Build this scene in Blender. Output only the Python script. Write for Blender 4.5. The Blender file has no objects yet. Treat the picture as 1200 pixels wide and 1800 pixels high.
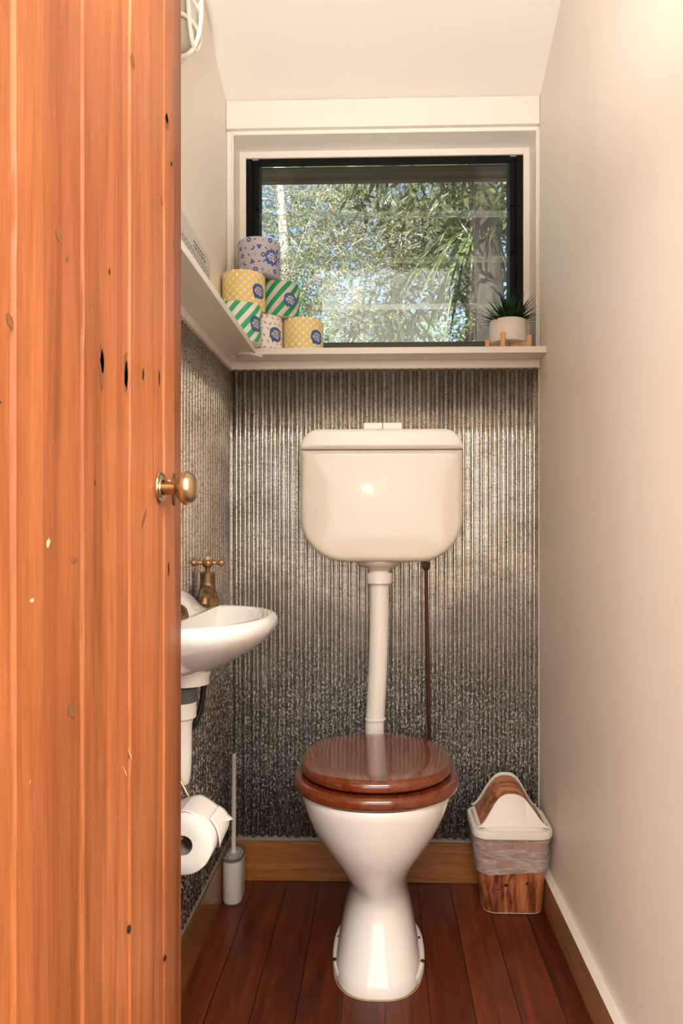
import bpy, bmesh, math, random
from mathutils import Vector, Matrix, noise
random.seed(7)
scn = bpy.context.scene
COL = scn.collection
PI = math.pi

# ------------------------------------------------------------------ camera, world, lights, exposure
CAM_Z = 0.993
cam_d = bpy.data.cameras.new('camera')
cam = bpy.data.objects.new('camera', cam_d); COL.objects.link(cam)
cam.location = (0, 0, CAM_Z)
cam.rotation_euler = (PI/2, 0, math.radians(1.65))
cam_d.sensor_fit = 'AUTO'; cam_d.sensor_width = 36; cam_d.lens = 25.0
cam_d.shift_x = -36/1800; cam_d.shift_y = 38/1800
cam_d.clip_start = 0.01; cam_d.clip_end = 200
scn.camera = cam

scn.view_settings.view_transform = 'Standard'
scn.view_settings.look = 'None'
scn.view_settings.gamma = 1
scn.view_settings.use_curve_mapping = False
scn.view_settings.exposure = 1.2

world = bpy.data.worlds.new('world'); scn.world = world; world.use_nodes = True
wn = world.node_tree.nodes; wl = world.node_tree.links
sky = wn.new('ShaderNodeTexSky'); sky.sky_type = 'NISHITA'; sky.sun_disc = False
sky.sun_elevation = math.radians(48); sky.sun_rotation = math.radians(200)
wl.new(sky.outputs[0], wn['Background'].inputs[0]); wn['Background'].inputs[1].default_value = 0.15

def light(name, kind, loc, target, power, color=(1,1,1), **kw):
    d = bpy.data.lights.new(name, kind); o = bpy.data.objects.new(name, d); COL.objects.link(o)
    o.location = loc
    o.rotation_euler = (Vector(target)-Vector(loc)).to_track_quat('-Z', 'Y').to_euler()
    d.energy = power; d.color = color
    for k, v in kw.items(): setattr(d, k, v)
    return o
light('sun', 'SUN', (-3, -6, 8), (0.4, 2, 0), 7.5, (1.0, 0.94, 0.84), angle=math.radians(0.6))
light('hall_daylight', 'AREA', (0.0, -2.55, 1.75), (0.0, 0, 1.6), 20, (1.0, 0.97, 0.93), shape='RECTANGLE', size=2.2, size_y=2.1)
light('hall_fill_right', 'AREA', (1.55, -0.95, 1.7), (0.0, 0.6, 1.5), 37, (1.0, 0.975, 0.93), shape='RECTANGLE', size=0.9, size_y=1.7)  # unseen fill lamp added at the side of the hall
light('hall_fill_left', 'AREA', (-1.55, -0.95, 1.7), (0.0, 0.6, 1.5), 31, (1.0, 0.975, 0.93), shape='RECTANGLE', size=0.9, size_y=1.7)  # its added counterpart on the left, also unseen
light('hall_fill_top', 'AREA', (0.25, -0.75, 2.85), (0.1, -0.35, 0), 56, (1.0, 0.97, 0.93), shape='RECTANGLE', size=1.8, size_y=1.4)  # added overhead fill, brightens floor and lower walls through the doorway
light('bounce_flash', 'SPOT', (-0.09, 0.03, 1.31), (0.0, 1.12, 2.47), 52, (1.0, 0.97, 0.93), spot_size=math.radians(75), spot_blend=0.6, shadow_soft_size=0.06)

light('flash_spill', 'POINT', (-0.09, 0.03, 1.31), (0, 1, 1.31), 1.0, (1.0, 0.97, 0.92), shadow_soft_size=0.035)

# ------------------------------------------------------------------ helpers
class MB:
    def __init__(s): s.v = []; s.f = []; s.m = []; s.cur = 0
    def add(s, vs, fs):
        n = len(s.v); s.v += [tuple(v) for v in vs]
        for f in fs: s.f.append(tuple(i+n for i in f)); s.m.append(s.cur)
        return s
    def mat(s, i): s.cur = i; return s
    def box(s, x0, x1, y0, y1, z0, z1):
        vs = [(x, y, z) for x in (x0, x1) for y in (y0, y1) for z in (z0, z1)]
        return s.add(vs, [(0,1,3,2),(4,6,7,5),(0,4,5,1),(2,3,7,6),(0,2,6,4),(1,5,7,3)])
    def loft(s, rings, cap0=True, cap1=True, close=True):
        n = len(rings[0]); vs = [p for r in rings for p in r]; fs = []
        m = n if close else n-1
        for i in range(len(rings)-1):
            for j in range(m):
                a = i*n+j; b = i*n+(j+1) % n
                fs.append((a, b, b+n, a+n))
        if cap0: fs.append(tuple(range(n))[::-1])
        if cap1: fs.append(tuple(range((len(rings)-1)*n, len(rings)*n)))
        return s.add(vs, fs)
    def lathe(s, prof, org=(0,0,0), axis=(0,0,1), n=32, cap=True):
        a = Vector(axis).normalized(); u = a.orthogonal().normalized(); w = a.cross(u); o = Vector(org)
        rings = [[o + a*h + (u*math.cos(2*PI*k/n) + w*math.sin(2*PI*k/n))*max(r, 1e-5) for k in range(n)] for r, h in prof]
        return s.loft(rings, cap, cap)
    def tube(s, pts, r, n=12, cap=True):
        P = [Vector(p) for p in pts]; rr = r if isinstance(r, (list, tuple)) else [r]*len(P)
        up = None; rings = []
        for i, p in enumerate(P):
            t = (P[min(i+1, len(P)-1)] - P[max(i-1, 0)]).normalized()
            if up is None: up = t.orthogonal().normalized()
            else: up = (up - t*up.dot(t)).normalized()
            w = t.cross(up)
            rings.append([p + (up*math.cos(2*PI*k/n) + w*math.sin(2*PI*k/n))*rr[i] for k in range(n)])
        return s.loft(rings, cap, cap)
    def build(s, name, mats, parent=None, bevel=0, smooth=35, sub=0, solid=0):
        me = bpy.data.meshes.new(name)
        off = Vector((0,0,0)); p = parent
        while p is not None: off += p.location; p = p.parent
        me.from_pydata([tuple(Vector(v)-off) for v in s.v], [], s.f)
        bm = bmesh.new(); bm.from_mesh(me); bmesh.ops.recalc_face_normals(bm, faces=bm.faces); bm.to_mesh(me); bm.free()
        if not isinstance(mats, (list, tuple)): mats = [mats]
        for m in mats: me.materials.append(m)
        for q, i in zip(me.polygons, s.m): q.material_index = i
        if smooth:
            for q in me.polygons: q.use_smooth = True
            me.set_sharp_from_angle(angle=math.radians(smooth))
        o = bpy.data.objects.new(name, me); COL.objects.link(o)
        if parent: o.parent = parent
        if solid: md = o.modifiers.new('solid', 'SOLIDIFY'); md.thickness = solid; md.offset = 0
        if sub: md = o.modifiers.new('sub', 'SUBSURF'); md.levels = sub; md.render_levels = sub
        if bevel: md = o.modifiers.new('bevel', 'BEVEL'); md.width = bevel; md.segments = 2; md.limit_method = 'ANGLE'
        return o

def tag(o, label, cat, group=None):
    o['label'] = label; o['category'] = cat
    if group: o['group'] = group
    return o
def thing(name, loc, label, cat, group=None):
    o = bpy.data.objects.new(name, None); COL.objects.link(o); o.location = loc; o.empty_display_size = 0.05
    return tag(o, label, cat, group)
def struct(o): o['kind'] = 'structure'; return o
def sbox(name, b, m, bevel=0.0):
    return struct(MB().box(*b).build(name, m, bevel=bevel))
def spath(pts, n=24):
    P = [Vector(p) for p in pts]; out = []
    for i in range(len(P)-1):
        p0 = P[max(i-1,0)]; p1 = P[i]; p2 = P[i+1]; p3 = P[min(i+2, len(P)-1)]
        for k in range(n):
            t = k/n
            out.append(0.5*((2*p1)+(p2-p0)*t+(2*p0-5*p1+4*p2-p3)*t*t+(3*p1-p0-3*p2+p3)*t**3))
    out.append(P[-1]); return out
def rrect(x0, x1, z0, z1, r, n=8):           # r = (tr, tl, bl, br)
    out = []
    mx = min(x1-x0, z1-z0)*0.96
    r = [max(0.0005, min(q, mx)) for q in r]
    for (cx, cz, q, a0) in ((x1-r[0], z1-r[0], r[0], 0), (x0+r[1], z1-r[1], r[1], PI/2), (x0+r[2], z0+r[2], r[2], PI), (x1-r[3], z0+r[3], r[3], 1.5*PI)):
        for k in range(n+1):
            a = a0 + PI/2*k/n; out.append((cx+q*math.cos(a), cz+q*math.sin(a)))
    return out
def oval(cx, w, yf, yb, z, nf=2.0, nb=2.0, n=56):
    out = []; cy = (yf+yb)/2
    for k in range(n):
        t = 2*PI*k/n; c = math.cos(t); q = math.sin(t); e = nf if q < 0 else nb
        x = cx + w*math.copysign(abs(c)**(2/e), c); y = cy + (yb-yf)/2*math.copysign(abs(q)**(2/e), q)
        out.append((x, y, z))
    return out

# ------------------------------------------------------------------ materials
class NT:
    def __init__(s, name):
        s.m = bpy.data.materials.new(name); s.m.use_nodes = True; s.t = s.m.node_tree
        s.b = s.t.nodes['Principled BSDF']; s.out = s.t.nodes['Material Output']
    def n(s, ty, **kw):
        o = s.t.nodes.new(ty)
        for k, v in kw.items():
            if k in o.inputs.keys() if isinstance(k, str) else False: o.inputs[k].default_value = v
            else: setattr(o, k, v)
        return o
    def l(s, a, b): s.t.links.new(a, b)
    def coords(s, scale=(1,1,1), loc=(0,0,0), rot=(0,0,0), kind='Object'):
        tc = s.n('ShaderNodeTexCoord'); mp = s.n('ShaderNodeMapping')
        mp.inputs['Scale'].default_value = scale; mp.inputs['Location'].default_value = loc; mp.inputs['Rotation'].default_value = rot
        s.l(tc.outputs[kind], mp.inputs[0]); return mp.outputs[0]
    def noise(s, vec, scale, detail=4, rough=0.55, dist=0):
        o = s.n('ShaderNodeTexNoise'); o.inputs['Scale'].default_value = scale; o.inputs['Detail'].default_value = detail
        o.inputs['Roughness'].default_value = rough; o.inputs['Distortion'].default_value = dist
        s.l(vec, o.inputs['Vector']); return o.outputs['Fac']
    def ramp(s, fac, stops, interp='LINEAR'):
        o = s.n('ShaderNodeValToRGB'); e = o.color_ramp.elements; o.color_ramp.interpolation = interp
        while len(e) < len(stops): e.new(0.5)
        for q, (p, c) in zip(e, stops): q.position = p; q.color = (*c, 1) if len(c) == 3 else c
        s.l(fac, o.inputs[0]); return o.outputs[0]
    def math(s, op, a, b=None, c=None):
        o = s.n('ShaderNodeMath'); o.operation = op
        for i, v in enumerate((a, b, c)):
            if v is None: continue
            if isinstance(v, (int, float)): o.inputs[i].default_value = v
            else: s.l(v, o.inputs[i])
        return o.outputs[0]
    def mix(s, fac, a, b, mode='MIX'):
        o = s.n('ShaderNodeMix'); o.data_type = 'RGBA'; o.blend_type = mode
        for i, v in ((0, fac), (6, a), (7, b)):
            if isinstance(v, (int, float)): o.inputs[i].default_value = v
            elif isinstance(v, tuple): o.inputs[i].default_value = (*v, 1)
            else: s.l(v, o.inputs[i])
        return o.outputs[2]
    def bump(s, h, strength=0.3, dist=0.002):
        o = s.n('ShaderNodeBump'); o.inputs['Strength'].default_value = strength; o.inputs['Distance'].default_value = dist
        s.l(h, o.inputs['Height']); s.l(o.outputs[0], s.b.inputs['Normal'])
    def set(s, **kw):
        for k, v in kw.items():
            k = k.replace('_', ' ')
            if isinstance(v, tuple) and len(v) == 3: v = (*v, 1)
            s.b.inputs[k].default_value = v
        return s
    def color(s, c): s.l(c, s.b.inputs['Base Color'])

def plain(name, col, rough=0.5, metal=0.0, var=0.06, coat=0.0, scale=30, bump=0.0):
    t = NT(name); t.set(Roughness=rough, Metallic=metal, Coat_Weight=coat, Coat_Roughness=0.05)
    v = t.coords(); f = t.noise(v, scale)
    t.color(t.mix(f, tuple(c*(1-var) for c in col), tuple(min(1, c*(1+var)) for c in col)))
    if bump: t.bump(f, bump, 0.001)
    return t.m
def wood(name, dark, light_, grain='z', rough=0.35, coat=0.3, sc=1.0, contrast=(0.3, 0.7), loc=(0,0,0), bump=0.1, dist=1.5):
    t = NT(name); k = {'x': (0.08,1,1), 'y': (1,0.08,1), 'z': (1,1,0.08)}[grain]
    v = t.coords(scale=tuple(q*sc for q in k), loc=loc)
    f1 = t.noise(v, 22, 6, 0.6, dist); f2 = t.noise(v, 160, 4, 0.7, 0.3)
    c = t.ramp(f1, [(contrast[0], dark), (contrast[1], light_)])
    c2 = t.ramp(f2, [(0.35, (0.72,0.68,0.66)), (0.62, (1.08,1.08,1.08))])
    t.color(t.mix(0.7, c, c2, 'MULTIPLY')); t.set(Roughness=rough, Coat_Weight=coat, Coat_Roughness=0.08)
    t.bump(f2, bump, 0.0008); return t.m

def m_wall(name, col, stain=0.0):
    t = NT(name); t.set(Roughness=0.5); v = t.coords(); f = t.noise(v, 2.2, 5, 0.6); g = t.noise(v, 90, 3)
    c = t.mix(f, tuple(q*0.97 for q in col), tuple(min(1, q*1.02) for q in col))
    if stain:
        s = t.noise(t.coords(scale=(1,1,0.35)), 6, 4, 0.6); k = t.ramp(s, [(0.52,(0,0,0)),(0.75,(1,1,1))])
        c = t.mix(t.math('MULTIPLY', k, stain), c, tuple(q*0.8 for q in col))
    t.color(c); t.bump(g, 0.08, 0.002); return t.m
WALL = m_wall('cream_wall_paint', (0.90, 0.82, 0.70))
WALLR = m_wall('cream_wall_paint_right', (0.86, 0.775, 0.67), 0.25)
CEIL = m_wall('ceiling_paint', (0.82, 0.765, 0.69))
TRIM = plain('trim_gloss_paint', (0.80, 0.735, 0.65), 0.3, var=0.02, scale=5)
HALL = plain('hall_paint', (0.8, 0.75, 0.66), 0.6)
BLACKF = plain('black_window_frame', (0.004, 0.0035, 0.003), 0.6)
BLACKF.node_tree.nodes['Principled BSDF'].inputs['Specular IOR Level'].default_value = 0.15
DARKSILL = plain('dark_sill_track', (0.06, 0.052, 0.046), 0.6, var=0.3, scale=200)
CERAMIC = plain('white_glazed_ceramic', (0.86, 0.82, 0.77), 0.12, var=0.01, coat=0.6, scale=4)
PLASTIC = plain('cream_plastic', (0.74, 0.66, 0.54), 0.30, var=0.015, coat=0.6, scale=4)
PLASTICW = plain('white_plastic', (0.86, 0.81, 0.74), 0.25, var=0.01, coat=0.3, scale=4)
PVC = plain('pvc_pipe', (0.84, 0.78, 0.70), 0.3, var=0.02)
BRASS = plain('aged_brass', (0.52, 0.39, 0.23), 0.3, 1.0, var=0.12, scale=60)
BRASSD = plain('dark_brass', (0.16, 0.11, 0.06), 0.45, 1.0, var=0.3, scale=80)
COPPER = plain('painted_copper_pipe', (0.09, 0.03, 0.012), 0.35, 0.6, var=0.2)
BLACK = plain('black_rubber', (0.012, 0.011, 0.01), 0.5)
GREY = plain('grey_rubber', (0.13, 0.13, 0.125), 0.55)
LGREY = plain('light_grey_plastic', (0.36, 0.35, 0.33), 0.45)
GREYWHITE = plain('grey_white_plastic', (0.62, 0.58, 0.54), 0.4)
PAPER = plain('toilet_paper', (0.84, 0.79, 0.73), 0.9, var=0.03, scale=120, bump=0.2)
CARD = plain('cardboard_core', (0.33, 0.27, 0.22), 0.9)
CAULK = plain('grey_filler', (0.22, 0.19, 0.15), 0.8, var=0.3, scale=60, bump=0.4)
DARKW = plain('knot_dark', (0.03, 0.012, 0.006), 0.6)
KNOTB = plain('knot_brown', (0.22, 0.085, 0.03), 0.6, var=0.5, scale=150)
PALE = plain('pale_scratch', (0.75, 0.5, 0.32), 0.6)
POT = plain('matt_white_pot', (0.80, 0.73, 0.65), 0.45, var=0.01)
INK = plain('grey_ink', (0.12, 0.11, 0.11), 0.7)
STICK = plain('sticker_paper', (0.72, 0.68, 0.62), 0.4)
MAHOG = wood('varnished_mahogany', (0.10, 0.018, 0.005), (0.24, 0.052, 0.014), 'y', 0.16, 0.7, 1.6, (0.25,0.75), bump=0.0)
SKIRT = wood('skirting_wood', (0.20, 0.065, 0.015), (0.44, 0.165, 0.04), 'x', 0.35, 0.3, 1.5)
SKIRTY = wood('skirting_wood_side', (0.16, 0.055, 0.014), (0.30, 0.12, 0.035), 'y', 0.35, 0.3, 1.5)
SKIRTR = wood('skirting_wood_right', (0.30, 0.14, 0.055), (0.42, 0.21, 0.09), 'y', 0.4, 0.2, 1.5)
PINE = wood('pine_stand', (0.62, 0.33, 0.15), (0.80, 0.50, 0.26), 'z', 0.5, 0.1, 2)
BINW = wood('bin_wood_print', (0.11, 0.022, 0.007), (0.60, 0.21, 0.085), 'z', 0.35, 0.3, 1.15, (0.36, 0.60), bump=0, dist=2.2)
BINF = wood('bin_flap_wood_print', (0.17, 0.044, 0.014), (0.60, 0.24, 0.10), 'x', 0.35, 0.2, 3.2, (0.38, 0.60), bump=0, dist=0.3)

def m_door():
    t = NT('stained_pine_door'); t.set(Roughness=0.46, Coat_Weight=0.05, Coat_Roughness=0.2, Specular_IOR_Level=0.35)
    tc = t.n('ShaderNodeTexCoord'); sp = t.n('ShaderNodeSeparateXYZ'); t.l(tc.outputs['Object'], sp.inputs[0])
    bd = t.math('FLOOR', t.math('DIVIDE', t.math('SUBTRACT', sp.outputs[1], -0.0135 + 0.0), 0.14))
    wn_ = t.n('ShaderNodeTexWhiteNoise'); wn_.noise_dimensions = '1D'; t.l(bd, wn_.inputs['W'])
    cb = t.n('ShaderNodeCombineXYZ'); t.l(t.math('ADD', sp.outputs[1], t.math('MULTIPLY', bd, 3.7)), cb.inputs[1]); t.l(t.math('MULTIPLY', sp.outputs[2], 0.05), cb.inputs[2])
    f1 = t.noise(cb.outputs[0], 26, 5, 0.6, 1.2); f2 = t.noise(cb.outputs[0], 260, 3, 0.6, 0.2)
    big = t.noise(t.coords(scale=(1,1,0.3)), 5, 3)
    c = t.ramp(f1, [(0.3, (0.30, 0.085, 0.024)), (0.7, (0.52, 0.178, 0.058))])
    c = t.mix(0.6, c, t.ramp(f2, [(0.35, (0.78,0.72,0.70)), (0.6, (1.06,1.06,1.06))]), 'MULTIPLY')
    c = t.mix(0.8, c, t.ramp(big, [(0.35, (0.86,0.82,0.8)), (0.65, (1.08,1.08,1.08))]), 'MULTIPLY')
    c = t.mix(0.9, c, t.ramp(wn_.outputs[0], [(0, (0.80,0.76,0.74)), (1, (1.1,1.1,1.1))]), 'MULTIPLY')
    t.color(c); t.bump(f2, 0.12, 0.0008); return t.m
DOORM = m_door()

def m_floor():
    t = NT('stained_floorboards'); t.set(Coat_Weight=0.06, Coat_Roughness=0.12, Roughness=0.36, Specular_IOR_Level=0.3)
    tc = t.n('ShaderNodeTexCoord'); sp = t.n('ShaderNodeSeparateXYZ'); t.l(tc.outputs['Object'], sp.inputs[0])
    u = t.math('DIVIDE', t.math('SUBTRACT', sp.outputs[0], 0.006), 0.0925); bd = t.math('FLOOR', u); fr = t.math('FRACT', u)
    wn_ = t.n('ShaderNodeTexWhiteNoise'); wn_.noise_dimensions = '1D'; t.l(bd, wn_.inputs['W'])
    cb = t.n('ShaderNodeCombineXYZ'); t.l(t.math('ADD', sp.outputs[0], t.math('MULTIPLY', bd, 2.3)), cb.inputs[0]); t.l(t.math('MULTIPLY', sp.outputs[1], 0.09), cb.inputs[1])
    f1 = t.noise(cb.outputs[0], 28, 6, 0.62, 1.5); f2 = t.noise(cb.outputs[0], 220, 3, 0.7, 0.3)
    c = t.ramp(f1, [(0.28, (0.055, 0.010, 0.003)), (0.72, (0.185, 0.036, 0.009))])
    c = t.mix(0.7, c, t.ramp(f2, [(0.35, (0.7,0.66,0.64)), (0.62, (1.1,1.1,1.1))]), 'MULTIPLY')
    c = t.mix(1.0, c, t.ramp(wn_.outputs[0], [(0, (0.72,0.66,0.62)), (1, (1.25,1.3,1.3))]), 'MULTIPLY')
    edge = t.math('MINIMUM', fr, t.math('SUBTRACT', 1.0, fr))
    seam = t.ramp(edge, [(0.006, (0,0,0)), (0.022, (1,1,1))])
    c = t.mix(seam, (0.012, 0.004, 0.002), c)
    t.color(c); t.bump(seam, 0.5, 0.001); return t.m
FLOORM = m_floor()

def m_galv():
    t = NT('galvanised_corrugated_steel'); t.set(Metallic=0.8)
    v = t.coords(); sp = t.n('ShaderNodeSeparateXYZ'); tc = t.n('ShaderNodeTexCoord'); t.l(tc.outputs['Object'], sp.inputs[0])
    vo = t.n('ShaderNodeTexVoronoi'); vo.inputs['Scale'].default_value = 330; t.l(v, vo.inputs['Vector'])
    spg = t.n('ShaderNodeSeparateColor'); t.l(vo.outputs['Color'], spg.inputs[0])
    base = t.ramp(spg.outputs[0], [(0.0, (0.30,0.285,0.26)), (0.3, (0.58,0.56,0.52)), (1.0, (0.82,0.80,0.76))])
    blot = t.noise(v, 9, 5, 0.65, 0.5)
    base = t.mix(0.8, base, t.ramp(blot, [(0.3, (0.70,0.68,0.64)), (0.7, (1.15,1.15,1.15))]), 'MULTIPLY')
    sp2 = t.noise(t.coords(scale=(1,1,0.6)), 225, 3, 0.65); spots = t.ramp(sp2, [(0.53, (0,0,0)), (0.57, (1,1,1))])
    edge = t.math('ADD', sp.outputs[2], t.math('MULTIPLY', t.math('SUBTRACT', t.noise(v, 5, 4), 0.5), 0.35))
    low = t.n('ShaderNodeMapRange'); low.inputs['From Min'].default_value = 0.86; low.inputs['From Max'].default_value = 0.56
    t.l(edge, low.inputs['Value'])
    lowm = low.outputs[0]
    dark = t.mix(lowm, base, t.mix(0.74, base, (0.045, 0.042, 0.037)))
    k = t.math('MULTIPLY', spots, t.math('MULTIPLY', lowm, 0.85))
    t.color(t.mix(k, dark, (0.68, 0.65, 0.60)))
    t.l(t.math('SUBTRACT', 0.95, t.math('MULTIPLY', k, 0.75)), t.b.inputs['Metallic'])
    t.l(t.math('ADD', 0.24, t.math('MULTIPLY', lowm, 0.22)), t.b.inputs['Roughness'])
    t.bump(t.noise(v, 300, 2), 0.10, 0.0004); return t.m
GALV = m_galv()

def m_glass(name, dust_haze=0.02, ior=1.5, tint=(0.94, 0.97, 0.94)):
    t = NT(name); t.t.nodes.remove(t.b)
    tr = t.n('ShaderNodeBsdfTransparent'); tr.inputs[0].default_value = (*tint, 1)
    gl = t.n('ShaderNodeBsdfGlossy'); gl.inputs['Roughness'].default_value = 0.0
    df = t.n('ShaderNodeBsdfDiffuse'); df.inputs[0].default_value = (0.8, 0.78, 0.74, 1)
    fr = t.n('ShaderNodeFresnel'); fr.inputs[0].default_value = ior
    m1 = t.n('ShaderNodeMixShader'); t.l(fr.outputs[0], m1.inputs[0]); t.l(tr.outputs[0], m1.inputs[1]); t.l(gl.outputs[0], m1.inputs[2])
    m2 = t.n('ShaderNodeMixShader'); m2.inputs[0].default_value = dust_haze; t.l(m1.outputs[0], m2.inputs[1]); t.l(df.outputs[0], m2.inputs[2])
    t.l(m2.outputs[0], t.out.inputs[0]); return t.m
GLASS = m_glass('louvre_glass', 0.012)
HAZE = m_glass('overlap_haze_glass', 0.10)  # doubled reflection of overlapping blades, painted as a pale diffuse film
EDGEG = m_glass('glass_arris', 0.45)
LENS = plain('ribbed_lens', (0.62, 0.58, 0.48), 0.2, var=0.1)

def m_bag():
    t = NT('translucent_bin_bag'); t.t.nodes.remove(t.b)
    tr = t.n('ShaderNodeBsdfTransparent'); tr.inputs[0].default_value = (0.95, 0.93, 0.92, 1)
    df = t.n('ShaderNodeBsdfDiffuse'); df.inputs[0].default_value = (0.78, 0.72, 0.68, 1)
    gl = t.n('ShaderNodeBsdfGlossy'); gl.inputs['Roughness'].default_value = 0.25
    f1 = t.noise(t.coords(scale=(0.35,0.35,1.6), rot=(0.2,0.45,0)), 16, 3, 0.5, 0.3)
    f2 = t.noise(t.coords(scale=(0.4,0.4,1.8), rot=(0.1,-0.6,0), loc=(3,1,2)), 13, 3, 0.5, 0.3)
    f = t.math('MINIMUM', t.math('ABSOLUTE', t.math('SUBTRACT', f1, 0.5)), t.math('ABSOLUTE', t.math('SUBTRACT', f2, 0.5)))
    k = t.ramp(f, [(0.0, (0.64,)*3), (0.012, (0.46,)*3), (0.04, (0.33,)*3), (0.15, (0.27,)*3)])
    df_n = t.n('ShaderNodeBump'); df_n.inputs['Strength'].default_value = 0.6; df_n.inputs['Distance'].default_value = 0.004
    t.l(f1, df_n.inputs['Height']); t.l(df_n.outputs[0], gl.inputs['Normal']); t.l(df_n.outputs[0], df.inputs['Normal'])
    m1 = t.n('ShaderNodeMixShader'); t.l(k, m1.inputs[0]); t.l(tr.outputs[0], m1.inputs[1]); t.l(df.outputs[0], m1.inputs[2])
    m2 = t.n('ShaderNodeMixShader'); m2.inputs[0].default_value = 0.06; t.l(m1.outputs[0], m2.inputs[1]); t.l(gl.outputs[0], m2.inputs[2])
    t.l(m2.outputs[0], t.out.inputs[0]); return t.m
BAG = m_bag()

def m_leaf(name, a, b, trans=0.25, rough=0.35):
    t = NT(name); t.set(Roughness=rough)
    oi = t.noise(t.coords(), 30, 2); c = t.ramp(oi, [(0.35, a), (0.65, b)]); t.color(c)
    tl = t.n('ShaderNodeBsdfTranslucent'); t.l(c, tl.inputs[0])
    m = t.n('ShaderNodeMixShader'); m.inputs[0].default_value = trans; t.l(t.b.outputs[0], m.inputs[1]); t.l(tl.outputs[0], m.inputs[2])
    t.l(m.outputs[0], t.out.inputs[0]); return t.m
def m_bark(name, a, b):
    t = NT(name); t.set(Roughness=0.9); f = t.noise(t.coords(scale=(1,1,0.2)), 22, 6, 0.7, 0.6)
    t.color(t.ramp(f, [(0.3, a), (0.7, b)])); t.bump(f, 0.6, 0.02); return t.m

# ------------------------------------------------------------------ room shell
XL, XR, YB = -0.45, 0.447, 2.046
YF0, YF1 = 0.42, 0.52                # door wall
SILL = 1.505                         # top of the sill shelf
def ceil_z(y): return 2.233 + 0.385*(YB - y)
WX0, WX1, WZ1, YW = -0.4337, 0.4415, 2.148, 2.135
sbox('floor', (-1.7, 1.7, -3.0, 2.2, -0.05, 0.0), FLOORM)
struct(MB().box(XL-0.1, WX0, YB, YB+0.18, 0, 2.6).box(WX1, XR+0.1, YB, YB+0.18, 0, 2.6)
       .box(WX0, WX1, YB, YB+0.18, 0, 1.487).box(WX0, WX1, YB, YB+0.18, WZ1, 2.6).build('wall_back', WALL, smooth=0))
sbox('wall_left', (XL-0.1, XL, YF1, YB, 0, 3.1), WALL)
sbox('wall_right', (XR, XR+0.1, YF1, YB, 0, 3.1), WALLR)
DX0, DX1, DH = -0.325, 0.36, 2.06
struct(MB().box(-1.7, DX0, YF0, YF1, 0, 3.1).box(DX1, 1.7, YF0, YF1, 0, 3.1).box(DX0, DX1, YF0, YF1, DH, 3.1).build('wall_front', HALL, smooth=0))
m = MB(); th = 0.12
z0, z1 = ceil_z(YF1), ceil_z(YB)
m.add([(x, y, z) for x in (XL-0.1, XR+0.1) for (y, z) in ((YF1, z0), (YB, z1), (YB+0.02, z1+th), (YF1, z0+th))],
      [(0,1,5,4), (3,7,6,2), (0,4,7,3), (1,2,6,5), (0,3,2,1), (4,5,6,7)])
struct(m.build('ceiling', CEIL, smooth=0))
# hall behind the camera
struct(MB().box(-1.7, -1.6, -3.0, YF0, 0, 2.9).build('wall_hall_left', HALL, smooth=0))
struct(MB().box(1.6, 1.7, -3.0, YF0, 0, 2.9).build('wall_hall_right', HALL, smooth=0))
struct(MB().box(-1.7, 1.7, -3.1, -3.0, 0, 2.9).build('wall_hall_back', HALL, smooth=0))
struct(MB().box(-1.7, 1.7, -3.1, YF0, 2.9, 3.0).build('ceiling_hall', HALL, smooth=0))
# roof and soffit outside
DARKROOF = plain('dark_roof', (0.035, 0.024, 0.017), 0.7)
m = MB()
m.add([(x, y, z) for x in (-2.2, 2.2) for (y, z) in ((-3.2, 3.75), (2.62, 2.42), (2.62, 2.50), (-3.2, 3.85))],
      [(0,1,5,4), (3,7,6,2), (0,4,7,3), (1,2,6,5), (0,3,2,1), (4,5,6,7)])
struct(m.build('ceiling_roof', DARKROOF, smooth=0))
struct(MB().box(-1.6, 1.6, 2.27, 2.60, 2.295, 2.46).box(-1.6, 1.6, 2.60, 2.625, 2.285, 2.50).build('trim_soffit', DARKROOF, smooth=0))
# baseboards
sbox('baseboard_back', (XL, XR-0.02, YB-0.022, YB, 0, 0.112), SKIRT, 0.002)
sbox('baseboard_left', (XL, XL+0.0185, YF1, YB-0.022, 0, 0.112), SKIRTY, 0.002)
m = MB().box(XR-0.02, XR, YF1, YB-0.001, 0, 0.088); m.mat(1).box(XR-0.0203, XR, YF1, YB-0.001, 0.088, 0.0895)
struct(m.build('baseboard_right', [SKIRTR, TRIM], smooth=0))
m = MB()
ns = 50
m.loft([[(XL + (XR-XL-0.02)*i/ns, YB-0.013, 0.112), (XL + (XR-XL-0.02)*i/ns, YB-0.001, 0.112), (XL + (XR-XL-0.02)*i/ns, YB-0.001, 0.121+0.002*random.random()), (XL + (XR-XL-0.02)*i/ns, YB-0.011, 0.118+0.003*random.random())] for i in range(ns+1)])
struct(m.build('trim_filler_back', CAULK))
m = MB()
m.loft([[(XL+0.001, YF1+(YB-YF1-0.02)*i/ns, 0.112), (XL+0.012, YF1+(YB-YF1-0.02)*i/ns, 0.112), (XL+0.009, YF1+(YB-YF1-0.02)*i/ns, 0.116+0.003*random.random()), (XL+0.001, YF1+(YB-YF1-0.02)*i/ns, 0.119+0.003*random.random())] for i in range(ns+1)])
struct(m.build('trim_filler_left', CAULK))
# trims of the window wall
sbox('trim_lintel', (XL+0.001, XR-0.001, YB-0.016, YB+0.004, 2.156, 2.236), TRIM, 0.002)
sbox('trim_architrave_left', (XL+0.001, WX0, YB-0.008, YB, SILL, 2.152), TRIM, 0.0015)
sbox('trim_architrave_right', (WX1, XR, YB-0.008, YB, SILL, 2.152), TRIM, 0.0015)
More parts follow.
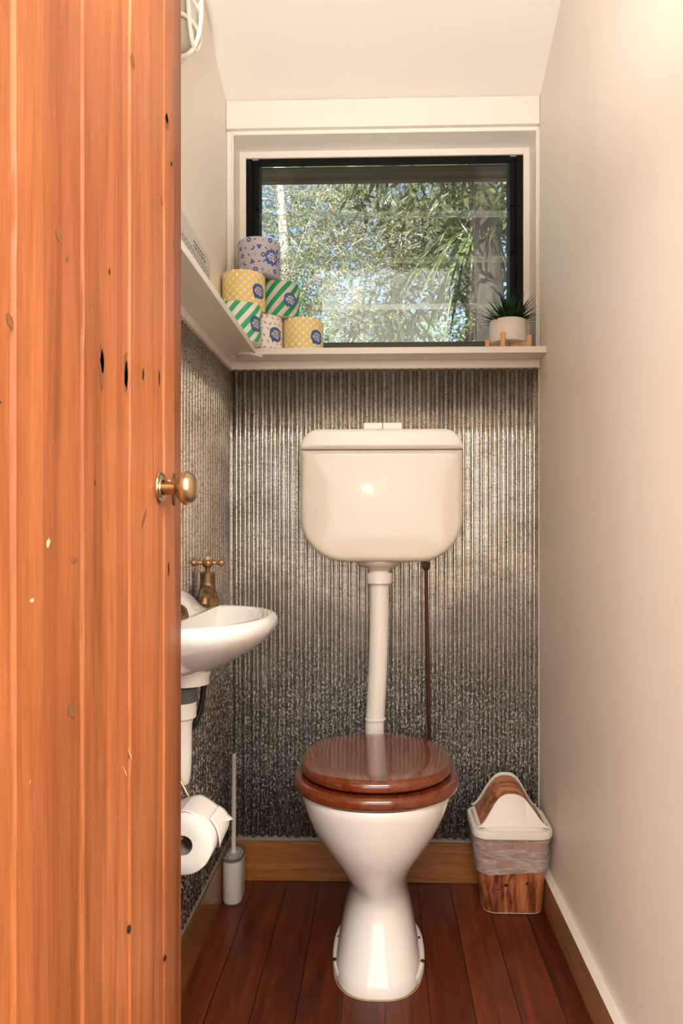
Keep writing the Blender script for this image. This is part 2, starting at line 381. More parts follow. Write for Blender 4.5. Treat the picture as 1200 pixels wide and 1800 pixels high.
# reveal lining
struct(MB().box(WX0, WX0+0.004, YB-0.003, YW, SILL, WZ1-0.004).box(WX1-0.004, WX1, YB-0.003, YW, SILL, WZ1-0.004).box(WX0, WX1, YB-0.003, YW, WZ1-0.004, WZ1).build('trim_reveal', TRIM, smooth=0))
# battens under the shelves
sbox('trim_batten_back', (XL+0.016, XR-0.001, YB-0.018, YB, 1.464, 1.487), TRIM, 0.0015)
sbox('trim_batten_left', (XL, XL+0.018, YF1, YB-0.001, 1.464, 1.487), TRIM, 0.0015)

# corrugated linings
def corrugated(axis, a0, a1, off, zb, zt, amp=0.0048, pitch=0.0251, per=14):
    n = int((a1-a0)/pitch*per); rows = [zb + (zt-zb)*k/6 for k in range(7)]
    m = MB(); rings = []
    for z in rows:
        r = []
        for i in range(n+1):
            a = a0 + (a1-a0)*i/n
            s = math.sin(2*PI*(a-a0)/pitch); d = amp*math.copysign(abs(s)**0.7, s)
            r.append((a, off+d, z) if axis == 'x' else (off-d, a, z))
        rings.append(r)
    m.loft(rings, False, False, close=False)
    return m
wb = bpy.data.objects['wall_back']; wlf = bpy.data.objects['wall_left']
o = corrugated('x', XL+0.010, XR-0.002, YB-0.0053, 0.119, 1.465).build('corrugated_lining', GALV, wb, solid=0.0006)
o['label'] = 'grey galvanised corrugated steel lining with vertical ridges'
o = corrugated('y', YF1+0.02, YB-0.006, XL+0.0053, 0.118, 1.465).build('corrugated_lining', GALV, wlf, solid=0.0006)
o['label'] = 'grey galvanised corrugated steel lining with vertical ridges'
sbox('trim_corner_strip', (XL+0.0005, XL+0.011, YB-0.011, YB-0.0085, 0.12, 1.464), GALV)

# rust flecks above cistern
RUST = plain('rust', (0.22, 0.065, 0.02), 0.9, var=0.5, scale=200)
m = MB()
for i in range(55):
    x = random.choice([random.uniform(-0.12, -0.02), random.uniform(0.0, 0.17), random.uniform(0.04, 0.17)])
    z = 1.293 + abs(random.gauss(0, 0.006)); r = random.uniform(0.0008, 0.0026)
    s = math.sin(2*PI*(x-(XL+0.010))/0.0251); y = YB-0.0053 + 0.0048*math.copysign(abs(s)**0.7, s) - 0.0008
    m.add([(x+r*math.cos(q)*random.uniform(.6,1.2), y, z+r*math.sin(q)*random.uniform(.6,1.3)) for q in [k*PI/3 for k in range(6)]], [tuple(range(6))])
o = m.build('rust_flecks', RUST, wb, smooth=0)

# floor nails
m = MB()
for k in range(-5, 6):
    for dx in (0.02, 0.072):
        x = 0.006 + k*0.0925 + dx + random.uniform(-.004, .004); y = 1.655 + random.uniform(-.006, .006)
        if -0.42 < x < 0.42:
            r = random.uniform(0.0012, 0.0022)
            m.add([(x+r*math.cos(q), y+r*math.sin(q), 0.0004) for q in [j*PI/4 for j in range(8)]], [tuple(range(8))])
m.build('nail_heads', DARKW, bpy.data.objects['floor'], smooth=0)

# ------------------------------------------------------------------ window
win = bpy.data.objects.new('window_1', None); COL.objects.link(win); win.location = (0, YW, SILL); struct(win)
iw0, iw1, it = -0.4116, 0.420, 2.125
MB().box(WX0, iw0, YW-0.002, YW+0.03, 1.487, WZ1).box(iw1, WX1, YW-0.002, YW+0.03, 1.487, WZ1).box(iw0, iw1, YW-0.002, YW+0.03, it, WZ1).build('window_frame', TRIM, win, bevel=0.001)
g0, g1 = iw0+0.037, iw1-0.038
mb = MB().box(iw0, iw0+0.018, YW+0.004, YW+0.07, SILL-0.01, it).box(iw0+0.018, g0, YW+0.012, YW+0.07, SILL-0.01, it)
mb.box(g1+0.018, iw1, YW+0.004, YW+0.07, SILL-0.01, it).box(g1, g1+0.018, YW+0.012, YW+0.07, SILL-0.01, it)
mb.box(g0, g1, YW+0.004, YW+0.07, it-0.013, it)
mb.build('louvre_frame', BLACKF, win, bevel=0.001)
MB().box(g0, g1, YW+0.01, YW+0.075, 1.487, 1.571).build('lower_track', DARKSILL, win, bevel=0.002)
edges = [(1.560, 1.692), (1.678, 1.834), (1.820, 1.972), (1.958, 2.112)]
tilt = math.radians(5.7)
for za, zb in edges:
    zc = (za+zb)/2; hh = (zb-za)/2; yc = YW+0.036
    m = MB(); vs = []
    for x in (g0, g1):
        for (dy, dz) in ((-0.0025, -hh), (0.0025, -hh), (0.0025, hh), (-0.0025, hh)):
            vs.append((x, yc + dy*math.cos(tilt) - dz*math.sin(tilt), zc + dz*math.cos(tilt) + dy*math.sin(tilt)))
    m.add(vs, [(0,1,5,4), (1,2,6,5), (2,3,7,6), (3,0,4,7), (0,3,2,1), (4,5,6,7)])
    gl_ = m.build('glass_louvre', GLASS, win, smooth=0)
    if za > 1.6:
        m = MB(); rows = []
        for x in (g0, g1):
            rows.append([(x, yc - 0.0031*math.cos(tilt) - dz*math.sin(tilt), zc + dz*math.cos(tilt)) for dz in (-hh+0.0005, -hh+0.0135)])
        m.loft(rows, False, False, close=False).build('overlap_haze_strip', HAZE, gl_, smooth=0)  # painted pale reflection band where two blades overlap
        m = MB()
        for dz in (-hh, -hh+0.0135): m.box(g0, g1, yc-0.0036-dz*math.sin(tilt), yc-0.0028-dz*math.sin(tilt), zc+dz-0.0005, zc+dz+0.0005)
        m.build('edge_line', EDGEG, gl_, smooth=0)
for zc in (1.625, 1.757, 1.897, 2.037):
    for x0, x1 in ((g0-0.012, g0+0.001), (g1-0.001, g1+0.012)):
        MB().box(x0, x1, YW+0.002, YW+0.016, zc-0.062, zc+0.066).build('louvre_clip', BLACKF, win, bevel=0.002)

# ------------------------------------------------------------------ shelves
tag(MB().box(XL, XR, YB-0.093, YW-0.003, 1.487, SILL).build('sill_shelf', TRIM, bevel=0.0015),
    'long cream painted shelf board running under the window', 'shelf')
tag(MB().box(XL, XL+0.102, YF1+0.05, YB-0.0935, 1.487, SILL).build('wall_shelf', TRIM, bevel=0.0015),
    'narrow cream painted shelf board along the left wall', 'shelf')
m = MB(); out = [(-0.398, 1.935), (-0.385, 1.925), (-0.36, 1.925), (-0.332, 1.962), (-0.335, 1.975), (-0.40, 1.975)]
m.loft([[(x, y, z) for x, y in out] for z in (1.481, 1.487)])
tag(m.build('mending_plate', TRIM, bevel=0.001), 'small cream plate joining the two shelves from below at the corner', 'bracket')

# ------------------------------------------------------------------ door
door = bpy.data.objects.new('door_1', None); COL.objects.link(door); struct(door)
TILT = 0.0094
DBX, DBY = -0.308 - CAM_Z*TILT, 0.53
door.location = (DBX, DBY, 0)
seams = [0.603, 0.743, 0.883, 1.023]; EDGE = 1.116
NZ = 230
def dn(z, s): return noise.noise(Vector((z*7.0, s*13.7, 0.3)))
rings = []
for k in range(NZ+1):
    z = 0.012 + (2.03-0.012)*k/NZ
    prof = [(0.0, EDGE-0.0005)]
    prof = [(-0.034, DBY), (0, DBY)]
    for i, s in enumerate(seams):
        a = max(0, dn(z, i+1)); b = max(0, dn(z*1.7, i+9))
        prof += [(0, s-0.0050-0.0035*a), (-0.0055, s-0.0042-0.003*a), (-0.0062, s-0.0010), (-0.0008-0.002*b, s+0.0040+0.003*b), (0, s+0.0048+0.003*b)]
    prof += [(0, EDGE-0.004), (-0.0012, EDGE-0.001), (-0.004, EDGE), (-0.034, EDGE)]
    rings.append([(DBX+x, y, z) for x, y in prof])
m = MB().loft(rings)
leaf = m.build('door_leaf', DOORM, door, smooth=25)
def mark(mb, px, py, w, h, skew=0.0, n=12, rnd=0.25):
    Y = 0.308*1250/(672-px); zc = CAM_Z + (938-py)*Y/1250
    sy = (672-px)**2/(0.308*1250)      # px per metre along the door
    hw = w/2/sy; hh = h/2*Y/1250
    vs = []
    for k in range(n):
        a = 2*PI*k/n; q = 1+random.uniform(-rnd, rnd)
        dz = hh*math.sin(a)*q; dy = hw*math.copysign(abs(math.cos(a))**1.5, math.cos(a))*q + dz*skew
        vs.append((DBX+0.0005, Y+dy, zc+dz))
    mb.add(vs, [tuple(range(n))])
m = MB()
for a in ((188,632,6,46), (230,657,5,50), (260,655,3,24), (288,662,2.5,28), (301,203,4,18), (4,702,16,9,0.3), (201,473,3,12), (176,848,2,10), (235,1640,7,18,-0.5), (298,1690,3,12,-0.4), (309,283,3,9,0.3), (304,1000,2.5,26)):
    mark(m, *a)
m.mat(1)
for a in ((188,640,10,80), (230,650,7,90), (301,208,7,30), (317,432,7,18,0.3), (136,1255,13,26,-0.7), (140,985,13,12,0.4), (27,558,12,30,-0.4), (128,450,6,14,0.3), (112,405,8,24), (292,348,4,16), (262,910,3,40,0.7), (298,1690,5,18,-0.4), (242,100,8,30)):
    mark(m, *a)
m.mat(2)
for a in ((94,955,7,18,0.3), (65,1057,8,8), (237,1330,2,30,-0.6), (228,1360,2,24,-0.8), (62,1380,1.2,8)):
    mark(m, *a)
m.build('wood_marks', [DARKW, KNOTB, PALE], leaf, smooth=0)
MB().box(DBX-0.032, DBX-0.002, EDGE, EDGE+0.0028, 0.012, 2.03).build('edge_strip', TRIM, door)
# knob
KY, KZ = 1.005, 1.058
kb = MB().lathe([(0.0001,0.0005),(0.0225,0.0005),(0.0232,0.002),(0.0225,0.0038),(0.020,0.0045),(0.0185,0.0032),(0.0150,0.0035),(0.0138,0.0052),(0.0120,0.0055),(0.0112,0.0025),(0.0001,0.0025)], (DBX, KY, KZ), (1,0,0), 48)
rose = kb.build('rose_plate', BRASS, door)
prof = [(0.0001,0.003),(0.0098,0.003),(0.0098,0.022),(0.0118,0.0245),(0.0150,0.0265),(0.0195,0.0300),(0.0228,0.0335),(0.0240,0.0350),(0.0240,0.0392),(0.0232,0.0398),(0.0234,0.0408),(0.0205,0.0470),(0.0150,0.0515),(0.0080,0.0537),(0.0001,0.0542)]
knob = MB().lathe(prof, (DBX, KY, KZ), (1,0,0), 64).build('door_knob', BRASS, door, smooth=40)
m = MB()
for k in range(56):
    a = 2*PI*k/56; cy = KY+0.0240*math.cos(a); cz = KZ+0.0240*math.sin(a)
    m.tube([(DBX+0.0352, cy, cz), (DBX+0.0390, cy, cz)], 0.00045, 5)
m.build('knurled_ring', BRASS, knob)
MB().lathe([(0.0001,0),(0.0035,0),(0.0032,0.0016),(0.0001,0.002)], (DBX+0.0135, KY, KZ+0.0095), (0,0,1), 16).build('grub_screw', BRASS, knob)
m = MB(); ring = []
for k in range(24):
    a = 2*PI*k/24; q = 0.0062 if abs(math.sin(a)) > 0.72 else 0.0085
    ring.append((q*math.cos(a), 0.0245*math.sin(a)))
m.loft([[(DBX+x, 1.072+a, KZ+0.002+b) for a, b in ring] for x in (0.0003, 0.0022)])
ep = m.build('keyhole_plate', BRASSD, door, smooth=20)

# ------------------------------------------------------------------ toilet
TX = -0.012
toilet = thing('toilet', (TX, 1.66, 0), 'white ceramic toilet pan with closed dark varnished wooden seat and lid', 'toilet')
secs = [(0.000,0.100,1.513,1.83,2.7),(0.006,0.101,1.512,1.83,2.7),(0.030,0.0955,1.522,1.83,2.7),(0.055,0.0900,1.537,1.835,2.6),(0.085,0.0835,1.556,1.84,2.5),(0.115,0.0760,1.572,1.85,2.4),
        (0.146,0.0680,1.583,1.855,2.3),(0.170,0.0672,1.581,1.86,2.2),(0.190,0.0715,1.570,1.865,2.1),(0.215,0.0835,1.552,1.87,2.05),(0.245,0.1010,1.532,1.875,2.0),(0.275,0.1220,1.514,1.875,2.0),(0.305,0.1400,1.501,1.875,2.05),
        (0.335,0.1550,1.492,1.87,2.1),(0.365,0.1665,1.486,1.87,2.15),(0.390,0.1730,1.482,1.87,2.2),(0.402,0.1745,1.481,1.87,2.2),(0.409,0.1725,1.484,1.868,2.2)]
m = MB().loft([oval(TX-0.004 if z > 0.2 else TX+0.002*(1-z), w, yf, yb, z, n, 2.8) for z, w, yf, yb, n in secs])
bowl = m.build('bowl', CERAMIC, toilet, smooth=60)
m = MB().loft([oval(TX+0.003, 0.1075, 1.530, 1.85, 0.0, 2.8, 2.4), oval(TX+0.003, 0.1075, 1.530, 1.85, 0.014, 2.8, 2.4), oval(TX+0.003, 0.105, 1.533, 1.847, 0.019, 2.8, 2.4), oval(TX+0.003, 0.094, 1.544, 1.835, 0.021, 2.8, 2.4)])
m.build('foot_flange', CERAMIC, toilet, smooth=60)
for sx, yy in ((-0.092, 1.715), (0.098, 1.715), (-0.0975, 1.622), (0.1035, 1.622)):
    MB().lathe([(0.0001,0),(0.0055,0),(0.0048,0.003),(0.0001,0.004)], (TX+sx, yy, 0.019), (0,0,1), 14).build('floor_bolt', BRASSD, toilet)
m = MB(); pr = oval(TX+0.002, 0.1025, 1.510, 1.83, 0.0, 2.7, 2.8)
m.tube(pr + [pr[0]], 0.0014, 6)
m.build('silicone_bead', plain('old_silicone', (0.42, 0.27, 0.12), 0.7, var=0.4, scale=60), toilet)
def slab(cx, w, yf, yb, z0, z1, rt, rb, nf, nb, steps=7, dome=0.0):
    rings = []
    for k in range(steps+1):
        a = PI/2*k/steps; i = rb*(1-math.sin(a)); rings.append(oval(cx, w-i, yf+i, yb-i, z0+rb*(1-math.cos(a)), nf, nb))
    for k in range(steps+1):
        a = PI/2*k/steps; i = rt*(1-math.cos(a)); rings.append(oval(cx, w-i, yf+i, yb-i, z1-rt+rt*math.sin(a), nf, nb))
    if dome:
        for q in (0.012, 0.02, 0.028, 0.04, 0.07, 0.11):
            d = min(1, q/0.028)
            rings.append(oval(cx, w-rt-q, yf+rt+q, yb-rt-q, z1+dome*d*d*(3-2*d), nf, nb))
    return MB().loft(rings)
slab(TX-0.003, 0.1925, 1.476, 1.860, 0.413, 0.440, 0.012, 0.008, 2.15, 2.6).build('seat', MAHOG, toilet, smooth=60)
lid = slab(TX-0.003, 0.1765, 1.492, 1.868, 0.446, 0.470, 0.014, 0.006, 2.15, 2.5, dome=0.002).build('lid', MAHOG, toilet, smooth=60)
for sx in (-0.07, 0.07):
    MB().tube([(TX+sx-0.02, 1.872, 0.436), (TX+sx+0.02, 1.872, 0.436)], 0.009, 14).lathe([(0.010,0),(0.010,0.03)], (TX+sx, 1.86, 0.406), (0,0,1), 12).build('hinge', BRASS, toilet)
    MB().lathe([(0.0001,0),(0.008,0),(0.007,0.0065),(0.0001,0.0065)], (TX+sx*1.2, 1.56, 0.440), (0,0,1), 12).build('buffer', BLACK, lid)

# ------------------------------------------------------------------ cistern
CX = -0.003
cist = thing('cistern', (CX, 1.96, 0.918), 'cream plastic wall hung cistern with rounded corners above the toilet', 'toilet cistern')
CW, CZ0, CZ1, CSP = 0.2145, 0.918, 1.270, 1.215
def shell(x0, x1, z0, z1, r, yb, yf, rf, bulge=0.004):
    rings = []
    def R(i, y): return [(x, y, z) for x, z in rrect(x0+i, x1-i, z0+i, z1-i, [max(0.001, q-i) for q in r], 10)]
    rings.append(R(0.004, yb)); rings.append(R(0.002, yb-0.05)); rings.append(R(0, yf+rf))
    for k in range(1, 9):
        a = PI/2*k/8; rings.append(R(rf*(1-math.cos(a)), yf+rf-rf*math.sin(a)))
    hz = (z1-z0)/2 - rf; cx_, cz_, hx_ = (x0+x1)/2, (z0+z1)/2, (x1-x0)/2 - rf
    for q in (0.06, 0.12, 0.2, 0.3, 0.4, 0.5, 0.6, 0.7, 0.8, 0.9, 0.97):
        rings.append([(x, yf - bulge*max(0, 1-((x-cx_)/hx_)**2)*max(0, 1-((z-cz_)/hz)**2), z) for x, y, z in R(rf + hz*q, yf)])
    return MB().loft(rings)
shell(CX-CW, CX+CW, CZ0, CSP, (0.002, 0.002, 0.118, 0.118), YB-0.008, 1.872, 0.016, 0.004).build('tank', PLASTIC, cist, smooth=50)
shell(CX-CW-0.001, CX+CW+0.001, CSP+0.0008, CZ1, (0.052, 0.052, 0.002, 0.002), YB-0.008, 1.870, 0.012, 0.0015).build('cistern_lid', PLASTICW, cist, smooth=50)
for x0, x1 in ((TX-0.0395, TX+0.0118), (TX+0.0132, TX+0.0645)):
    MB().box(x0, x1, 1.925, 1.975, CZ1-0.006, 1.2935).build('flush_button', PLASTICW, cist, bevel=0.002)
MB().lathe([(0.030,-0.030),(0.035,-0.024),(0.050,-0.018),(0.060,-0.010),(0.063,0.0),(0.063,0.01)], (TX+0.003, 1.945, 0.922), (0,0,1), 40).build('outlet_flange', PLASTIC, cist)

pipe = thing('flush_pipe', (TX, 1.94, 0.41), 'white plastic flush pipe rising from the toilet to the cistern', 'pipe')
px0 = TX+0.003
MB().tube(spath([(px0, 1.945, 0.905), (px0, 1.945, 0.80), (px0-0.003, 1.944, 0.65), (px0-0.008, 1.943, 0.54), (px0-0.012, 1.943, 0.47), (px0-0.012, 1.93, 0.38), (px0-0.01, 1.90, 0.345), (px0-0.01, 1.85, 0.34)], 6), 0.0258, 28).build('pipe_tube', PVC, pipe)
MB().tube([(px0, 1.945, 0.90), (px0, 1.945, 0.88)], 0.0285, 28).build('upper_socket', PVC, pipe)
m = MB(); rings = []
for z in (0.858, 0.861, 0.883, 0.886):
    rings.append([(px0+(0.0355 if z in (0.861, 0.883) else 0.034)*math.cos(k*PI/30)*(1+0.02*(k % 6 == 0)), 1.945+0.0355*math.sin(k*PI/30)*(1+0.02*(k % 6 == 0)), z) for k in range(60)])
m.loft(rings).build('ring_nut', PVC, pipe)
m = MB().lathe([(0.0262,-0.003),(0.0285,-0.002),(0.0285,0.002),(0.0262,0.003)], (px0-0.0105, 1.943, 0.487), (-0.03,0,1), 28); m.build('seal_ring', PVC, pipe)

sp = thing('water_supply_pipe', (0.13, 1.99, 0), 'thin dark copper water pipe running down the wall right of the flush pipe', 'pipe')
MB().tube(spath([(0.122, 1.995, 0.90), (0.124, 1.995, 0.75), (0.128, 1.995, 0.55), (0.132, 1.995, 0.40), (0.134, 2.005, 0.335), (0.134, 2.043, 0.33)], 6), 0.0052, 14).build('pipe_tube', COPPER, sp)
MB().lathe([(0.006,-0.022),(0.0085,-0.018),(0.0115,-0.012),(0.0125,-0.004),(0.0125,0.0),(0.009,0.002)], (0.122, 1.995, 0.912), (0,0,1), 6).build('compression_nut', BRASSD, sp)
MB().lathe([(0.008,0),(0.008,0.022)], (0.122, 1.995, 0.908), (0,0,1), 16).build('inlet_tail', LGREY, sp)

# ------------------------------------------------------------------ basin
BH = 0.825; BY0, BY1, BP = 1.222, 1.69, 0.222
basin = thing('wash_basin', (XL, 1.457, 0.7), 'small white ceramic hand basin mounted on the left corrugated wall', 'basin')
def brim(z, ins, sh=0.0, yexp=2.3, n=40):      # half superellipse from the wall
    out = []; cy = (BY0+BY1)/2; hy = (BY1-BY0)/2-ins; w = BP-ins-sh
    for k in range(n+1):
        t = -PI/2 + PI*k/n; c = max(0, math.cos(t)); s = math.sin(t)
        out.append((XL+0.009+w*c**(2/yexp), cy+hy*math.copysign(abs(s)**(2/yexp), s), z))
    return out
X0 = XL+0.009
rings = []
for z, ins, e in ((0.703, 0.165, 2.0), (0.708, 0.145, 2.0), (0.720, 0.112, 2.0), (0.738, 0.078, 2.0), (0.757, 0.046, 2.1), (0.776, 0.020, 2.2), (0.792, 0.006, 2.3), (0.804, 0.000, 2.3), (0.816, 0.001, 2.3), (0.823, 0.006, 2.3), (BH, 0.014, 2.3), (0.822, 0.024, 2.3), (0.812, 0.030, 2.3)):
    rings.append(brim(z, ins, 0, e))
cy = (BY0+BY1)/2
def bowlring(z, w, hy, xc):
    return [(xc + w*math.cos(2*PI*k/82), cy + hy*math.sin(2*PI*k/82), z) for k in range(82)]
m = MB()
outer = rings[:11]
m.loft(outer, True, False, close=True)
# deck with oval bowl opening: connect the outer rim ring to the bowl ring
top = outer[-1]; nT = len(top)
def ring_at(z, f):                     # bowl opening ring sampled with the same count as the rim
    out = []; n = nT-1
    xa, hb = X0+0.128, 0.192
    for k in range(n+1):
        t = -PI/2 + PI*k/n; c = max(0, math.cos(t)); s = math.sin(t)
        out.append((X0+0.058 + f[0]*c**(0.9), cy+f[1]*math.copysign(abs(s)**0.9, s), z))
    return out
inner = [ring_at(BH-0.001, (0.134, 0.196)), ring_at(BH-0.006, (0.130, 0.191)), ring_at(0.800, (0.122, 0.180)), ring_at(0.775, (0.108, 0.155)), ring_at(0.752, (0.085, 0.115)), ring_at(0.742, (0.055, 0.07)), ring_at(0.739, (0.02, 0.025))]
m.loft([top, inner[0]], False, False, close=False)
m.add([top[0], top[-1], inner[0][-1], inner[0][0]], [(0,1,2,3)])
m.loft(inner, False, False, close=True)
m.add(inner[-1], [tuple(range(nT))])
m.build('bowl', CERAMIC, basin, smooth=60)
# raised ledge against the wall
rings = []
for k in range(25):
    y = cy - 0.155 + 0.31*k/24; h = 0.058*max(0, 1-abs((y-cy)/0.157))**0.55 if k not in (0, 24) else 0.001
    h = 0.052*(math.cos((y-cy)/0.157*PI/2)**0.6 if abs(y-cy) < 0.155 else 0.02)
    rings.append([(X0, y, BH-0.004), (X0+0.050, y, BH-0.003), (X0+0.035, y, BH+0.002+h*0.25), (X0+0.022, y, BH+h*0.85), (X0+0.014, y, BH+h), (X0, y, BH+h)])
MB().loft(rings).build('raised_back', CERAMIC, basin, smooth=60)
MB().lathe([(0.047, 0.0), (0.047, 0.014), (0.05, 0.022), (0.05, 0.028)], (-0.404, 1.457, 0.684), (0,0,1), 32).build('outlet_boss', CERAMIC, basin)

def tap(y, ang, label):
    t = thing('basin_tap', (-0.408, y, BH), label, 'tap', 'old brass taps on the basin')
    o = (-0.408, y, BH-0.001)
    u = Vector((math.sin(ang), -math.cos(ang), 0)); w = Vector((math.cos(ang), math.sin(ang), 0)); O = Vector(o)
    rings = []
    for r, h in ((0.0275, 0), (0.0275, 0.004), (0.0262, 0.012), (0.0225, 0.030), (0.0185, 0.045)):
        rings.append([O + u*(r*math.cos(k*PI/4+PI/8))*1.04 + w*(r*math.sin(k*PI/4+PI/8))*1.04 + Vector((0,0,h)) for k in range(8)])
    MB().loft(rings).build('tap_base', BRASSM, t, bevel=0.001, smooth=20)
    MB().lathe([(0.0190,0.044),(0.0190,0.048),(0.0178,0.052),(0.0174,0.072),(0.0178,0.077),(0.0160,0.0795),(0.0001,0.0795)], o, (0,0,1), 28).build('tap_body', BRASSM, t)
    pts = [O+u*0.005+Vector((0,0,0.038)), O+u*0.022+Vector((0,0,0.036)), O+u*0.045+Vector((0,0,0.030)), O+u*0.064+Vector((0,0,0.020)), O+u*0.068+Vector((0,0,0.010))]
    MB().tube(spath(pts, 5), [0.0135]*16+[0.0120]*5, 16).build('spout', BRASSM, t)
    MB().lathe([(0.0055,0.078),(0.0050,0.086),(0.0072,0.091),(0.0125,0.096),(0.0130,0.106),(0.0110,0.110),(0.0001,0.110)], o, (0,0,1), 20).build('stem_hub', BRASSC, t)
    MB().lathe([(0.0100,0.109),(0.0105,0.111),(0.0100,0.1145),(0.0001,0.1155)], o, (0,0,1), 20).build('button', plain('tap_button', (0.5,0.42,0.3), 0.4, 0.4), t)
    for k in range(4):
        a = ang + 0.12 + k*PI/2; d = Vector((math.cos(a), math.sin(a), 0))
        MB().lathe([(0.0048,0.008),(0.0042,0.016),(0.0042,0.021),(0.0058,0.024),(0.0076,0.028),(0.0083,0.0325),(0.0072,0.037),(0.0045,0.0395),(0.0001,0.0403)], O+Vector((0,0,0.101)), d, 16).build('handle_arm', BRASSC, t)
    return t
def m_brassm():
    t = NT('tarnished_brass'); t.set(Metallic=0.75, Roughness=0.42); f = t.noise(t.coords(), 70, 4, 0.65)
    t.color(t.ramp(f, [(0.36, (0.075,0.042,0.018)), (0.66, (0.34,0.21,0.10))])); return t.m
BRASSM = m_brassm()
BRASSC = plain('brown_brass', (0.42, 0.20, 0.085), 0.35, 0.8, var=0.25, scale=60)
tap(1.648, 0.15, 'old brown brass cross handle tap at the far end of the basin')
tap(1.268, 2.65, 'brass tap mostly hidden behind the door, only its spout tip shows')

trap = thing('waste_trap', (-0.412, 1.457, 0.50), 'white plastic waste trap with black threaded collar under the basin', 'pipe')
WXc, WYc = -0.4165, 1.457
MB().lathe([(0.040,0.678),(0.040,0.686)], (WXc, WYc, 0), (0,0,1), 32).build('washer', BLACK, trap)
m = MB(); pr = [(0.034, 0.678)]
for k in range(7): pr += [(0.0345, 0.676-k*0.0045), (0.0325, 0.6738-k*0.0045)]
m.lathe(pr, (WXc, WYc, 0), (0,0,1), 32).build('threaded_collar', GREY, trap)
MB().lathe([(0.031,0.648),(0.032,0.644),(0.032,0.615),(0.026,0.610),(0.0235,0.60),(0.0225,0.53),(0.0215,0.500),(0.017,0.478),(0.0001,0.474)], (WXc, WYc, 0), (0,0,1), 32).build('trap_body', PVC, trap)
tag(MB().tube(spath([(-0.408, 1.62, 0.79), (-0.407, 1.62, 0.69), (-0.410, 1.62, 0.64), (-0.417, 1.62, 0.592), (-0.428, 1.61, 0.560), (-0.437, 1.58, 0.545)], 8), 0.0065, 12).build('braided_hose', BLACK),
    'dark flexible water hose curving down behind the waste trap', 'hose')

# ------------------------------------------------------------------ toilet roll and holder
RX, RZ, RY0, RY1, RR = -0.368, 0.418, 1.300, 1.402, 0.0555
holder = thing('roll_holder', (XL, 1.42, 0.418), 'thin brass wire holder fixed on left wall carrying the loose toilet roll', 'holder')
m = MB().lathe([(0.016,0),(0.016,0.003),(0.013,0.004)], (XL+0.008, 1.425, 0.52), (1,0,0), 20)
m.build('wall_plate', BRASS, holder)
MB().tube(spath([(XL+0.01, 1.425, 0.52), (XL+0.03, 1.425, 0.515), (RX-0.02, 1.422, 0.46), (RX, 1.418, RZ+0.015), (RX, 1.40, RZ+0.014), (RX, 1.29, RZ+0.014)], 6), 0.0025, 8).build('wire_arm', BRASS, holder)
roll = thing('toilet_roll', (RX, 1.35, RZ), 'unwrapped white toilet roll hanging on the left wall with loose sheet', 'toilet roll')
m = MB(); n = 64; rings = []
for (r, y) in ((0.0185, RY1), (0.0185, RY0), (0.030, RY0-0.0005), (0.053, RY0), (RR, RY0+0.003), (RR, RY1-0.003), (0.053, RY1), (0.0185, RY1)):
    rings.append([(RX+r*math.cos(2*PI*k/n)*(1+0.012*math.sin(3*2*PI*k/n)), y, RZ+r*math.sin(2*PI*k/n)) for k in range(n)])
m.loft(rings, False, False).build('paper', PAPER, roll, smooth=50)
MB().lathe([(0.0185,0.001),(0.0185,0.101),(0.0175,0.101),(0.0175,0.001),(0.0185,0.001)], (RX, RY0, RZ), (0,1,0), 32, cap=False).build('core', CARD, roll)
# folded loose sheet
m = MB(); P = []
na, nb_ = 14, 10
for j in range(nb_+1):
    v = j/nb_; row = []
    for i in range(na+1):
        u = i/na
        a = math.radians(100-62*u)
        if u < 0.75:
            r = RR+0.002; x = RX+r*math.cos(a); z = RZ+r*math.sin(a)
        else:
            a2 = math.radians(100-62*0.75); r = RR+0.002; d = (u-0.75)/0.25
            x = RX+r*math.cos(a2)+d*(0.007+0.034*v); z = RZ+r*math.sin(a2)-d*(0.013+0.024*v)
        y = RY0+0.012+0.085*v
        z += 0.0015*math.sin(9*u+5*v); row.append((x, y, z))
    P.append(row)
m.loft(P, False, False, close=False)
P = []
for j in range(9):
    v = j/8; row = []
    for i in range(9):
        u = i/8; a = math.radians(42-50*u); r = RR+0.006+0.006*math.sin(u*3)*v
        row.append((RX+r*math.cos(a), RY0+0.022+0.068*v+0.01*u, RZ+r*math.sin(a)-0.008*u*(1-v)))
    P.append(row)
m.loft(P, False, False, close=False)
m.build('loose_sheet', PAPER, roll, smooth=60, solid=0.0008)

# ------------------------------------------------------------------ toilet brush
brush = thing('toilet_brush', (-0.402, 1.92, 0), 'slim light grey toilet brush in its holder standing in the left corner', 'toilet brush')
def stad(cx, cy, w, l, z, n=12):
    out = []; r = w/2; h = l/2-r
    for k in range(n+1): a = PI*k/n; out.append((cx+r*math.cos(a), cy+h+r*math.sin(a), z))
    for k in range(n+1): a = PI+PI*k/n; out.append((cx+r*math.cos(a), cy-h+r*math.sin(a), z))
    return out
bx, by = -0.404, 1.925
MB().loft([stad(bx, by, 0.050, 0.088, 0.006), stad(bx, by, 0.052, 0.09, 0.008), stad(bx, by, 0.052, 0.09, 0.118)]).build('holder', GREYWHITE, brush)
MB().loft([stad(bx, by, 0.046, 0.084, 0.0), stad(bx, by, 0.049, 0.087, 0.0058)]).build('foot', GREY, brush)
MB().loft([stad(bx, by, 0.0525, 0.0905, 0.116), stad(bx, by, 0.0525, 0.0905, 0.123), stad(bx, by, 0.0445, 0.0825, 0.123), stad(bx, by, 0.0445, 0.0825, 0.117)]).build('rim_band', GREY, brush)
MB().loft([stad(bx, by, 0.036, 0.066, 0.118), stad(bx, by, 0.036, 0.066, 0.127), stad(bx, by, 0.030, 0.060, 0.1285)]).build('stopper', LGREY, brush)
